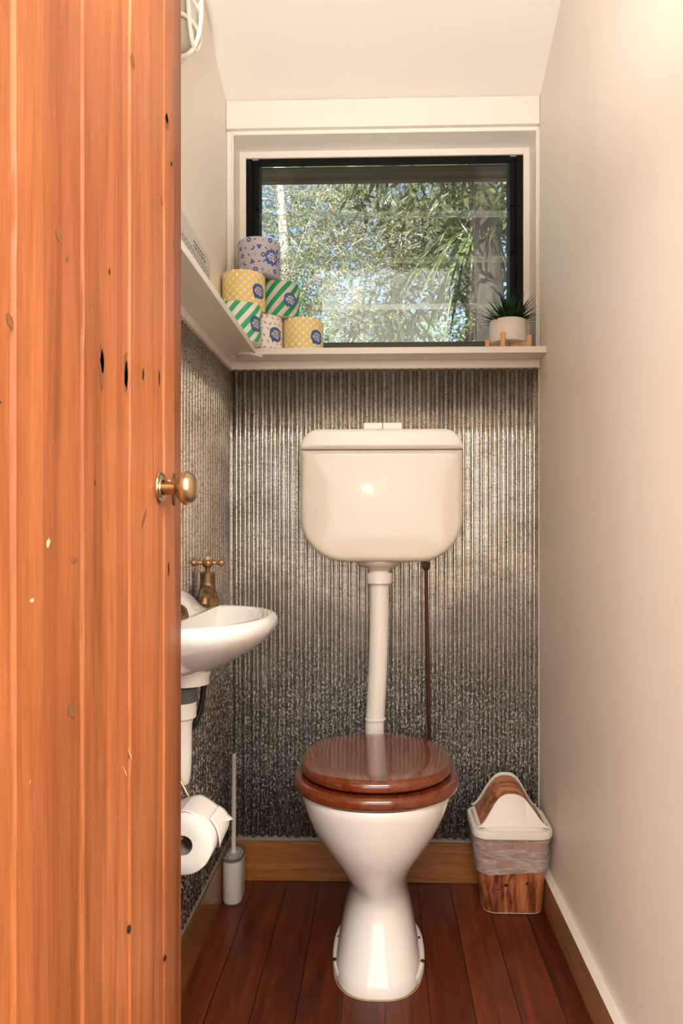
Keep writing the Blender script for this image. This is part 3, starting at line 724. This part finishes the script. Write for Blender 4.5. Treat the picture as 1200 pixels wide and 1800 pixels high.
MB().loft([stad(bx, by-0.004, 0.020, 0.020, 0.128), stad(bx, by-0.004, 0.015, 0.016, 0.134), stad(bx, by-0.004, 0.0125, 0.014, 0.140), stad(bx+0.001, by-0.004, 0.0115, 0.0125, 0.388), [(x, y, z+ (x-bx+0.006)*0.6) for x, y, z in stad(bx+0.001, by-0.004, 0.0105, 0.0115, 0.391)]]).build('handle', GREYWHITE, brush)

# ------------------------------------------------------------------ bin
BX, BYc = 0.336, 1.915
tb = thing('waste_bin', (0.342, BYc, 0), 'small swing lid bin with wood print body and cream lid in right corner', 'bin')
def rr(cx, cy_, hw, hd, z, r, n=8): return [(x, y, z) for x, y in rrect(cx-hw, cx+hw, cy_-hd, cy_+hd, (r,)*4, n)]
rings = []
for k in range(11):
    f = k/10; rings.append(rr(0.343-0.007*f, 1.919-0.004*f, 0.078+0.019*f, 0.056+0.028*f, 0.005+0.212*f, 0.032+0.004*f))
rings = [rr(0.343, 1.919, 0.074, 0.052, 0.0, 0.028), rr(0.343, 1.919, 0.077, 0.055, 0.002, 0.031)] + rings
MB().loft(rings).build('body', BINW, tb)
MB().loft([rr(0.343, 1.919, 0.0780, 0.0560, 0.0030, 0.033), rr(0.343, 1.919, 0.0784, 0.0564, 0.0048, 0.033)]).build('base_rim', POT, tb)
m = MB()
L = [(0.101, 0.089, 0.212), (0.1035, 0.091, 0.214), (0.1035, 0.091, 0.228), (0.1015, 0.0895, 0.232), (0.094, 0.082, 0.233), (0.0925, 0.0805, 0.2345), (0.0915, 0.0795, 0.242)]
m.loft([rr(BX, BYc-0.005, a, b, z, 0.040) for a, b, z in L], True, True)
hous = m.build('lid_rim', POT, tb)
def bell(x, hw, h): # bell profile
    t = abs(x)/hw
    return h*(0.5+0.5*math.cos(PI*min(1, t)**1.4))
def bell_sheet(mb, y0_, y1_, ins=0.0, xr=0.092, h=0.082, zb=0.235, cx=BX, hs=1.0, thick=None):
    rings = []; n = 36
    for (y, s) in ((y0_, 1.0), (y1_, 1.0)):
        rings.append([(cx+(-1+2*k/n)*xr, y, zb + bell((-1+2*k/n)*xr, xr, h)*s - ins) for k in range(n+1)])
    return rings
n = 40
def plate(yb_, yt, h, t, hw=0.090, cx=BX, zb=0.240):
    m = MB(); f = []; bck = []
    for k in range(n+1):
        x = (-1+2*k/n)*hw; hz = 0.002 + bell(x, hw, h)
        f.append((x, hz))
    rows = []
    for (dy, q) in ((0, 0.0), (0, 1.0), (t*0.4, 1.02), (t, 1.0), (t, 0.0)):
        rows.append([(cx+x*(1-0.10*q*hz/(h+0.006)*0), yb_+dy+(yt-yb_)*(hz*q/(h)), zb+hz*q) for x, hz in f])
    m.loft(rows, False, False, close=False)
    return m
plate(BYc-0.083, BYc-0.052, 0.070, 0.006).build('front_plate', POT, hous, smooth=50)
plate(BYc+0.073, BYc+0.052, 0.094, -0.006).build('rear_plate', POT, hous, smooth=50)
m = MB(); rings = []
for k in range(n+1):
    x = (-1+2*k/n)*0.082; hz = bell(x, 0.084, 1.0)
    yf = BYc-0.076+0.026*hz; yb2 = BYc+0.068-0.018*hz
    row = []
    for j in range(9):
        t = j/8; z = 0.236+0.004+hz*(0.067*(1-t)+0.089*t) + 0.004*math.sin(PI*t)
        row.append((BX+x, yf+(yb2-yf)*t, z))
    rings.append(row)
m.loft(rings, False, False, close=False)
m.build('swing_flap', BINF, tb, smooth=60, solid=0.002)
for kx, kz, w_, h_ in ((0.320, 0.083, 0.0055, 0.0045), (0.373, 0.088, 0.0035, 0.005), (0.300, 0.070, 0.004, 0.0018)):
    ff = (kz-0.005)/0.212; yk = 1.919-0.004*ff-(0.056+0.028*ff)-0.0009
    MB().add([(kx+w_*math.cos(q)*random.uniform(.8,1.2), yk-0.132*h_*math.sin(q), kz+h_*math.sin(q)*random.uniform(.8,1.2)) for q in [k*PI/6 for k in range(12)]], [tuple(range(12))]).build('knot_print', DARKW, tb, smooth=0)
# bin liner
m = MB(); rings = []
for k in range(15):
    f = k/14; z = 0.2135-0.090*f; ring = []
    g = (z-0.005)/0.212
    base = rr(0.343-0.007*g, 1.919-0.004*g, 0.078+0.019*g+0.0025, 0.056+0.028*g+0.0025, z, 0.036, 10)
    cx_, cy_ = 0.338, 1.917
    for i, (x, y, zz) in enumerate(base):
        a = math.atan2(y-cy_, x-cx_)
        w = 0.0025*(1+noise.noise(Vector((a*3.2, z*26+a*2.0, 1.0)))*1.3) + 0.0012*math.sin(a*9+z*120)*f
        w = max(w, 0.0006)
        zz2 = z + (0.010*f)*math.sin(a*1.0+0.6)
        ring.append((min(x+w*math.cos(a), 0.4445), y+w*math.sin(a), zz2))
    rings.append(ring)
m.loft(rings, False, False)
tag(m.build('bin_liner', BAG, smooth=80), 'translucent plastic liner bag folded over the upper half of the bin', 'bag')

# ------------------------------------------------------------------ wrapped rolls
YEL = plain('yellow_wrap', (0.95, 0.70, 0.22), 0.6, var=0.03, bump=0.1)
WHT = plain('white_wrap', (0.92, 0.89, 0.83), 0.6, var=0.02, bump=0.1)
GRW = plain('grey_white_wrap', (0.68, 0.63, 0.56), 0.6, var=0.02, bump=0.1)
GRN = plain('green_print', (0.05, 0.46, 0.23), 0.6, var=0.02)
GRN2 = plain('dark_green_print', (0.006, 0.32, 0.12), 0.6, var=0.02)
LAV = plain('lavender_wrap', (0.50, 0.46, 0.50), 0.6, var=0.02, bump=0.1)
BLU = plain('blue_print', (0.030, 0.055, 0.30), 0.6)
LOGOB = plain('logo_blue', (0.05, 0.12, 0.34), 0.6)
PINK = plain('pink_print', (0.58, 0.09, 0.13), 0.6)
TXT = plain('logo_cream', (0.85, 0.80, 0.72), 0.6)
def text_mesh():
    cu = bpy.data.curves.new('lettering', 'FONT'); cu.body = 'who\ngives a\ncrap'; cu.align_x = 'CENTER'; cu.size = 0.0124; cu.space_line = 0.62
    cu.offset = 0.00014; cu.resolution_u = 3; cu.space_character = 0.93
    o = bpy.data.objects.new('lettering', cu); COL.objects.link(o)
    bpy.context.view_layer.update()
    me = bpy.data.meshes.new_from_object(o.evaluated_get(bpy.context.evaluated_depsgraph_get()))
    vs = [tuple(v.co) for v in me.vertices]; fs = [tuple(p.vertices) for p in me.polygons]
    bpy.data.objects.remove(o); bpy.data.meshes.remove(me)
    zc = (min(v[1] for v in vs)+max(v[1] for v in vs))/2
    return [(v[0], v[1]-zc) for v in vs], fs
TV, TF = text_mesh()
RH = 0.105
def wrapped(cx, cy_, zb, R, kind, phi, label, mats, fold=0):
    t = thing('wrapped_toilet_roll', (cx, cy_, zb), label, 'toilet roll', 'wrapped toilet rolls stacked by the window')
    def B(u, v, e=0.0006):
        a = u/R
        return (cx+(R+e)*math.sin(a), cy_-(R+e)*math.cos(a), zb+v)
    m = MB(); n = 110; H = RH
    prof = [(0.018, 0.003), (R*0.55, 0.0015), (R-0.006, 0.0005), (R-0.0015, 0.003), (R, 0.007), (R, H-0.006), (R-0.0015, H-0.002), (R-0.005, H), (R*0.5, H-0.003), (0.018, H-0.006)]
    rings = []
    for i, (r, h) in enumerate(prof):
        rg = []
        for k in range(n):
            a = 2*PI*k/n; q = 0.0
            if i in (1, 2, 3): q = 0.0012*math.sin(a*11+1.0)
            rg.append((cx+r*math.cos(a), cy_+r*math.sin(a), zb+max(0.0002, h+q)))
        rings.append(rg)
    m.loft(rings)
    m.mat(1)
    rnd = random.Random(kind+label)
    def poly(pts, e=0.0006): m.add([B(u, v, e) for u, v in pts], [tuple(range(len(pts)))])
    def strip(P, Q, e=0.0006):
        m.loft([[B(u, v, e) for u, v in P], [B(u, v, e) for u, v in Q]], False, False, close=False)
    U = R*2.6
    if kind == 'dots':
        du, dv = 0.0107, 0.0208; i = 0; u = -U
        while u < U:
            v = 0.006 + (dv/2 if i % 2 else 0)
            while v < H-0.004:
                poly([(u+0.0045*math.cos(q), v+0.0045*math.sin(q)) for q in [k*PI/6 for k in range(12)]]); v += dv
            u += du; i += 1
    elif kind == 'stripes':
        u = -U-H; per = 0.0345
        while u < U:
            ns_ = 14
            P = [(u+0.82*H*k/ns_, 0.002+(H-0.003)*k/ns_) for k in range(ns_+1)]
            Q = [(a+per*0.50, b) for a, b in P]; M_ = [(a+per*0.25, b) for a, b in P]
            strip(P, M_); strip(M_, Q); u += per
    elif kind == 'confetti':
        for i in range(-9, 10):
            for j in range(6):
                u = i*0.0165+(0.008 if j % 2 else 0)+rnd.uniform(-.002,.002); v = 0.010+j*0.0172+rnd.uniform(-.002,.002); a = rnd.uniform(0, PI)
                d = (0.0048*math.cos(a), 0.0048*math.sin(a)); w = (-0.0013*math.sin(a), 0.0013*math.cos(a))
                poly([(u-d[0]-w[0], v-d[1]-w[1]), (u+d[0]-w[0], v+d[1]-w[1]), (u+d[0]+w[0], v+d[1]+w[1]), (u-d[0]+w[0], v-d[1]+w[1])])
    else:
        def arc(u, v, r0, r1, a0, a1, k=14):
            P = [(u+r0*math.cos(a0+(a1-a0)*q/k), v+r0*math.sin(a0+(a1-a0)*q/k)) for q in range(k+1)]
            Q = [(u+r1*math.cos(a0+(a1-a0)*q/k), v+r1*math.sin(a0+(a1-a0)*q/k)) for q in range(k+1)]
            strip(P, Q)
        seq = [0, 2, 3, 1, 4, 3]
        for i in range(-8, 9):
            for j in range(5):
                u = i*0.0200+(0.010 if j % 2 else 0)+rnd.uniform(-.002,.002); v = 0.012+j*0.0205+rnd.uniform(-.002,.002); a = rnd.uniform(0, 2*PI)
                ty = seq[(i*2+j*5) % 6]
                if ty == 0: arc(u, v, 0.0032, 0.0064, 0, 2*PI)
                elif ty == 1:
                    P = [(u+0.0088*math.cos(a+k*2*PI/3), v+0.0088*math.sin(a+k*2*PI/3)) for k in (0,1,2,3)]
                    Q = [(u+0.0020*math.cos(a+k*2*PI/3), v+0.0020*math.sin(a+k*2*PI/3)) for k in (0,1,2,3)]
                    strip(P, Q)
                elif ty == 2: arc(u, v, 0.0038, 0.0070, a, a+PI)
                elif ty == 3:
                    d = (0.0042*math.cos(a), 0.0042*math.sin(a)); w = (-0.0013*math.sin(a), 0.0013*math.cos(a))
                    poly([(u-d[0]-w[0], v-d[1]-w[1]), (u+d[0]-w[0], v+d[1]-w[1]), (u+d[0]+w[0], v+d[1]+w[1]), (u-d[0]+w[0], v-d[1]+w[1])])
                else: poly([(u-.0013, v-.0013), (u+.0013, v-.0013), (u+.0013, v+.0013), (u-.0013, v+.0013)])
    w = m.build('paper_wrapper', mats, t, smooth=50)
    # logo: speech bubble and lettering
    u0 = math.radians(phi)*R; v0 = 0.050
    m = MB(); rings = []
    def blob(f, k, N=36):
        a = 2*PI*k/N; c, s = math.cos(a), math.sin(a)
        r = 0.0205*(1+0.03*math.cos(2*a+0.5))
        x = r*math.copysign(abs(c)**0.88, c)*0.98; y = r*math.copysign(abs(s)**0.78, s)*1.02
        if -2.35 < (a if a < PI else a-2*PI) < -1.95: x *= 1.12; y *= 1.16
        return (u0+x*f, v0+y*f)
    for f in (0.02, 0.35, 0.7, 1.0): rings.append([B(*blob(f, k), 0.0010) for k in range(36)])
    m.loft(rings, True, False)
    m.mat(1); ca, sa = math.cos(-0.10), math.sin(-0.10)
    m.add([B(u0+x*ca-y*sa, v0+x*sa+y*ca, 0.0016) for x, y in TV], TF)
    m.build('printed_logo', [LOGOB, TXT], w, smooth=0)
    return t
R0 = 0.0590
wrapped(-0.3895, 1.927, SILL, R0, 'stripes', 60, 'green and white striped wrapped roll at bottom left of the stack', [WHT, GRN])
wrapped(-0.346, 2.038, SILL, R0, 'confetti', 50, 'white wrapped roll with small pink dashes in the bottom row', [WHT, PINK])
wrapped(-0.2315, 2.070, SILL, R0, 'dots', 48, 'yellow polka dot wrapped roll at the right end of bottom row', [YEL, WHT])
wrapped(-0.389, 1.985, SILL+RH, R0+0.001, 'dots', 54, 'yellow polka dot wrapped roll standing on the green striped roll below', [YEL, WHT])
wrapped(-0.302, 2.068, SILL+RH, R0, 'stripes', 42, 'dark green and grey striped wrapped roll right of middle row', [GRW, GRN2])
wrapped(-0.352, 2.022, SILL+2*RH, R0+0.001, 'shapes', 46, 'lavender wrapped roll with blue shapes on top of the stack', [LAV, BLU])

# ------------------------------------------------------------------ potted plant and stand
PX, PY = 0.3600, 2.047
st = thing('plant_stand', (PX, PY, SILL), 'small pale wooden stand with four legs under the white pot', 'plant stand')
rr_ = 0.060; base_a = math.atan2(-0.055, -0.024)
for k in range(4):
    a = base_a + k*PI/2; lx, ly = PX+rr_*math.cos(a), PY+rr_*math.sin(a)
    rg = []
    for z, s in ((SILL, 1), (SILL+0.046, 1), (SILL+0.049, 0.92)):
        rg.append([(lx+0.0088*s*math.cos(a+PI/4+j*PI/2)*1.05, ly+0.0088*s*math.sin(a+PI/4+j*PI/2)*1.05, z) for j in range(4)])
    MB().loft(rg).build('leg', PINE, st, bevel=0.001)
for k in range(2):
    a = base_a + k*PI/2; d = Vector((math.cos(a), math.sin(a), 0)); w = Vector((-d.y, d.x, 0)); c = Vector((PX, PY, 0))
    z0_, z1_ = (SILL+0.016, SILL+0.030)
    segs = [(-0.054, 0.054)] if k == 0 else [(-0.054, -0.0062), (0.0062, 0.054)]
    m = MB()
    for s0, s1 in segs:
        m.add([c+d*s+w*t_+Vector((0,0,z)) for s in (s0, s1) for t_ in (-0.006, 0.006) for z in (z0_, z1_)], [(0,1,3,2),(4,6,7,5),(0,4,5,1),(2,3,7,6),(0,2,6,4),(1,5,7,3)])
    m.build('crossbar', PINE, st, smooth=0)
plant = thing('potted_plant', (PX, PY, SILL+0.030), 'small spiky green artificial plant in a white round pot on sill', 'plant')
MB().lathe([(0.0001,0.0002),(0.046,0.0002),(0.0505,0.002),(0.0522,0.007),(0.0525,0.062),(0.0515,0.0640),(0.0485,0.0640),(0.048,0.056),(0.0001,0.056)], (PX, PY, SILL+0.030), (0,0,1), 48).build('pot', POT, plant)
MB().lathe([(0.0001,0.0),(0.047,0.0),(0.047,0.002),(0.0001,0.002)], (PX, PY, SILL+0.0865), (0,0,1), 24).build('soil', BLACK, plant)
LEAFG = m_leaf('dark_spiky_leaf', (0.003, 0.022, 0.004), (0.012, 0.085, 0.010), 0.1, 0.6)
m = MB(); rl = random.Random(5)
for i in range(120):
    a = rl.uniform(0, 2*PI); el = math.radians(rl.choice([rl.uniform(50, 88), rl.uniform(22, 60), rl.uniform(8, 35)])); L_ = rl.uniform(0.075, 0.118)
    r0 = rl.uniform(0.0, 0.016); d = Vector((math.cos(a)*math.cos(el), math.sin(a)*math.cos(el), math.sin(el)))
    side = Vector((-math.sin(a), math.cos(a), 0)); p0 = Vector((PX+r0*math.cos(a), PY+r0*math.sin(a), SILL+0.086))
    rows = []; up = side.cross(d)
    for j in range(7):
        t_ = j/6; p = p0 + d*L_*t_ + Vector((0,0,-0.010*t_*t_*math.cos(el))); w = 0.0046*(1-t_)**0.7*(0.7+0.6*math.sin(PI*min(1, t_*1.3)))+0.0001
        if p.y > YW-0.006: p.y = YW-0.006
        if p.x > XR-0.010: p.x = XR-0.010
        rows.append([p-side*w, p-up*w*0.35, p+side*w])
    m.loft(rows, False, False, close=False)
m.build('foliage', LEAFG, plant, smooth=80)

# ------------------------------------------------------------------ wall sticker, bulkhead lamp
m = MB().add([(XL+0.0006, y, z) for y, z in ((1.46, 1.61), (1.845, 1.61), (1.845, 1.700), (1.835, 1.706), (1.46, 1.725))], [(0,1,2,3,4)])
sk = m.build('wall_sticker', STICK, smooth=0); tag(sk, 'white printed notice sticker on the cream wall above the left shelf', 'sign')
m = MB(); rs = random.Random(3)
for r_, zc in enumerate((1.690, 1.680, 1.668, 1.661, 1.654, 1.647)):
    y = 1.50 if r_ > 1 else 1.68
    while y < (1.83 if r_ > 1 else 1.78):
        L_ = rs.uniform(0.008, 0.022); h = 0.0026 if r_ < 2 else 0.0012
        m.add([(XL+0.0009, y, zc-h), (XL+0.0009, min(y+L_, 1.835), zc-h), (XL+0.0009, min(y+L_, 1.835), zc+h), (XL+0.0009, y, zc+h)], [(0,1,2,3)])
        y += L_+0.005
m.build('fine_print', INK, sk, smooth=0)

lamp = thing('bulkhead_lamp', (XL, 1.47, 2.08), 'white oval bulkhead lamp with a guard cage high on the left wall', 'lamp')
LY, LZ = 1.470, 2.085
def ell(x, a, b, n=48): return [(x, LY+a*math.cos(2*PI*k/n), LZ+b*math.sin(2*PI*k/n)) for k in range(n)]
MB().loft([ell(XL, 0.068, 0.098), ell(XL+0.012, 0.068, 0.098), ell(XL+0.018, 0.064, 0.094)]).build('base', PLASTICW, lamp)
MB().loft([ell(XL+0.016, 0.058, 0.088), ell(XL+0.035, 0.056, 0.086), ell(XL+0.050, 0.047, 0.075), ell(XL+0.060, 0.030, 0.050), ell(XL+0.063, 0.010, 0.02)]).build('diffuser', LENS, lamp, smooth=60)
e = ell(XL+0.022, 0.066, 0.098); MB().tube(e+[e[0], e[1]], 0.0055, 10).build('cage_ring', PLASTICW, lamp)
e = ell(XL+0.058, 0.048, 0.080); MB().tube(e+[e[0], e[1]], 0.0045, 10).build('cage_ring', PLASTICW, lamp)
for sz in (-1, 0, 1):
    yy = 0.052 if sz else 0.064
    pts = spath([(XL+0.018, LY-yy-0.006, LZ+sz*0.045), (XL+0.052, LY-yy+0.008, LZ+sz*0.045), (XL+0.066, LY, LZ+sz*0.045), (XL+0.052, LY+yy-0.008, LZ+sz*0.045), (XL+0.018, LY+yy+0.006, LZ+sz*0.045)], 6)
    MB().tube(pts, 0.0042, 8).build('cage_bar', PLASTICW, lamp)
pts = spath([(XL+0.018, LY, LZ-0.100), (XL+0.052, LY, LZ-0.088), (XL+0.070, LY, LZ-0.04), (XL+0.072, LY, LZ+0.04), (XL+0.052, LY, LZ+0.088), (XL+0.018, LY, LZ+0.1)], 6)
MB().tube(pts, 0.0045, 8).build('cage_bar', PLASTICW, lamp)

# ------------------------------------------------------------------ outside
GRASS = plain('garden_ground', (0.08, 0.09, 0.03), 0.9, var=0.5, scale=3)
sbox('ground', (-30, 30, 2.3, 60, -0.6, -0.5), GRASS)
SILV = m_leaf('silvery_narrow_leaf', (0.085, 0.085, 0.032), (0.56, 0.52, 0.38), 0.3, 0.3)
OLIV = m_leaf('olive_leaf', (0.028, 0.040, 0.010), (0.13, 0.155, 0.05), 0.35, 0.3)
BRIG = m_leaf('bright_leaf', (0.10, 0.20, 0.03), (0.28, 0.40, 0.10), 0.4, 0.4)
BACK = m_leaf('distant_leaf', (0.05, 0.075, 0.025), (0.26, 0.28, 0.14), 0.3, 0.4)
STRAP = m_leaf('strap_leaf', (0.04, 0.07, 0.02), (0.17, 0.21, 0.09), 0.3, 0.35)
BARKD = m_bark('grey_bark', (0.008, 0.006, 0.005), (0.060, 0.048, 0.038))
BARKM = m_bark('grey_brown_bark', (0.16, 0.14, 0.12), (0.42, 0.38, 0.33))
BARKW = m_bark('pale_bark', (0.35, 0.31, 0.26), (0.75, 0.70, 0.62))
def leaves(seed, blobs, n, L_, W, droop, rn_=0.9):
    r = random.Random(seed); m = MB(); tot = sum(b[6] for b in blobs)
    for (bx_, by_, bz_, sx, sy, sz, wt) in blobs:
        for i in range(int(n*wt/tot)//5):
            while True:
                q = Vector((r.uniform(-1,1), r.uniform(-1,1), r.uniform(-1,1)))
                if q.length < 1: break
            c = Vector((bx_+q.x*sx, by_+q.y*sy, bz_+q.z*sz))
            ax = Vector((r.gauss(0,1), r.gauss(0,1), r.gauss(0,0.6)-droop)).normalized()
            for k in range(5):
                d = (ax + Vector((r.gauss(0,.5), r.gauss(0,.5), r.gauss(0,.45)))).normalized()
                p = c + ax*L_*0.35*k; l = L_*r.uniform(0.6, 1.2); w = W*r.uniform(0.7, 1.2)
                s = d.cross(Vector((r.gauss(0,1), r.gauss(0,1), r.gauss(0,1)))).normalized()*w/2
                bend = Vector((0,0,-0.12*l*droop))
                m.add([p, p+d*l*0.4+s, p+d*l+bend, p+d*l*0.4-s], [(0,1,2,3)])
    return m
def tree(name, loc, label, lm, lmat, trunkpts, tr, bark, branches=(), cat='tree', fol='foliage'):
    t = thing(name, loc, label, cat)
    lm.build(fol, lmat, t, smooth=0)
    if trunkpts:
        P = spath(trunkpts, 8); nP = len(P)
        MB().tube(P, [tr[0]+(tr[1]-tr[0])*i/(nP-1) for i in range(nP)], 14).build('trunk', bark, t)
    for b, r in branches:
        P = spath(b, 6); MB().tube(P, [r*(1-0.6*i/(len(P)-1)) for i in range(len(P))], 8).build('branch', bark, t)
    return t
tree('wispy_tree', (-0.9, 5.9, -0.5), 'feathery pale tree with fine silvery narrow leaves outside window left', leaves(1, [(-0.75,5.7,3.75,0.95,0.7,0.65,5), (0.05,5.6,3.7,0.8,0.6,0.55,4), (-0.55,5.8,3.05,0.8,0.6,0.45,3), (0.35,5.4,3.15,0.45,0.5,0.3,1.6), (-1.5,5.8,3.3,0.7,0.7,1.0,2.5)], 15000, 0.085, 0.0075, 0.25), SILV,
     [(-0.86,6.4,-0.5), (-0.88,6.4,1.5), (-0.87,6.4,3.2), (-0.95,6.35,4.6)], (0.07, 0.035), BARKW,
     [([(-0.87,6.4,2.9), (-0.5,6.1,3.3), (0.1,5.7,3.5)], 0.010), ([(-0.87,6.4,3.2), (-0.6,6.2,3.8), (-0.2,5.8,4.1)], 0.010), ([(-0.87,6.4,2.6), (-1.1,6.1,3.0), (-1.4,5.9,3.4)], 0.014)])
tree('gum_tree', (0.74, 4.7, -0.5), 'dark leafy tree with broad hanging leaves and thick grey trunk at window right', leaves(2, [(0.45,5.2,3.75,0.75,0.6,0.55,4), (1.1,5.2,3.7,0.6,0.6,0.8,4), (0.35,6.0,3.2,0.5,0.5,0.35,1.5), (1.5,5.6,3.0,0.4,0.5,0.6,1.2), (0.0,6.3,3.0,0.4,0.3,0.3,1), (0.72,4.35,3.3,0.55,0.2,0.45,1.6)], 2800, 0.15, 0.036, 0.9), OLIV,
     [(0.74,4.7,-0.5), (0.74,4.7,1.5), (0.72,4.7,2.3), (0.69,4.7,2.8), (0.62,4.75,4.2)], (0.13, 0.075), BARKD,
     [([(0.72,4.7,2.2), (0.86,4.7,2.5), (1.15,4.7,3.1)], 0.055), ([(0.66,4.72,3.3), (0.4,5.0,3.6), (0.1,5.4,3.8)], 0.022)])
m = MB(); r = random.Random(11)
for i in range(70):
    a = r.uniform(0, 2*PI); L_ = r.uniform(0.6, 1.05); el = r.uniform(0.1, 1.2)
    p = Vector((0.72, 5.3, 3.15)); d = Vector((math.cos(a)*math.cos(el), math.sin(a)*math.cos(el)*0.6, math.sin(el)))
    side = Vector((-math.sin(a), math.cos(a), 0.2)).normalized(); rows = []
    for j in range(9):
        t_ = j/8; q = p + d*L_*t_ + Vector((0,0,-0.95*L_*t_*t_)); w = 0.017*math.sin(PI*min(1, 0.12+t_*0.88))+0.001
        rows.append([q-side*w, q+side*w])
    m.loft(rows, False, False, close=False)
tree('cabbage_palm', (0.76, 5.4, -0.5), 'palm like plant with long drooping strap leaves beside the grey trunk', m, STRAP, [(0.76,5.4,-0.5), (0.74,5.35,1.5), (0.72,5.3,3.15)], (0.05, 0.035), BARKD, cat='plant')
tree('leafy_shrub', (-0.75, 7.0, -0.5), 'bright green shrub low behind the stacked rolls outside', leaves(4, [(-0.72,7.0,2.9,0.40,0.4,0.65,1), (-0.9,7.0,1.8,0.6,0.5,1.2,1)], 3600, 0.06, 0.014, 0.1), BRIG, [(-0.75,7.0,-0.5), (-0.75,7.0,0.8)], (0.03, 0.02), BARKD, cat='shrub')
tree('leafy_shrub', (0.35, 7.6, -0.5), 'yellow green rounded shrub low at the middle of the window view', leaves(5, [(0.2,7.6,2.9,0.5,0.4,0.50,1.2), (0.3,7.6,1.8,0.8,0.5,1.0,1)], 3600, 0.055, 0.018, 0.1), BRIG, [(0.3,7.6,-0.5), (0.3,7.6,1.0)], (0.03, 0.02), BARKD, cat='shrub')
tree('bush_tree', (-0.4, 10, -0.5), 'distant hazy tree with pale trunk behind the reflection in the glass', leaves(6, [(-0.5,10,5.0,1.6,0.8,1.3,3), (0.2,10.3,3.6,1.5,0.7,0.8,1.6), (-1.5,10,3.8,0.9,0.6,0.9,1.2)], 10000, 0.10, 0.026, 0.3), BACK, [(-0.35,10.2,-0.5), (-0.33,10.2,3.0), (-0.35,10.2,4.5)], (0.13, 0.09), BARKM)
tree('bush_tree', (1.4, 11, -0.5), 'distant dark green tree far behind the strap leaved palm', leaves(7, [(1.6,11,5.2,1.5,0.8,1.5,3), (1.8,11,3.4,1.3,0.7,0.9,2)], 6000, 0.12, 0.032, 0.3), OLIV, [(1.4,11.2,-0.5), (1.4,11.2,5.5)], (0.14, 0.09), BARKD)
tree('bush_tree', (-3.2, 12, -0.5), 'distant green tree far out at the left side of the window view', leaves(8, [(-2.6,12,5.4,1.7,0.8,2.2,3), (-2.4,12,3.2,1.5,0.7,1.2,2)], 6000, 0.12, 0.032, 0.3), BACK, [(-3.0,12.2,-0.5), (-3.0,12.2,5.5)], (0.14, 0.09), BARKD)
tree('bush_tree', (0.3, 15, -0.5), 'farthest broad tree closing the view at the middle of window', leaves(9, [(0.2,15,7.6,2.6,0.8,1.7,3), (0.3,15,4.6,2.9,0.7,1.4,2)], 9000, 0.17, 0.05, 0.3), BACK, [(0.3,15.2,-0.5), (0.3,15.2,7)], (0.2, 0.12), BARKD)
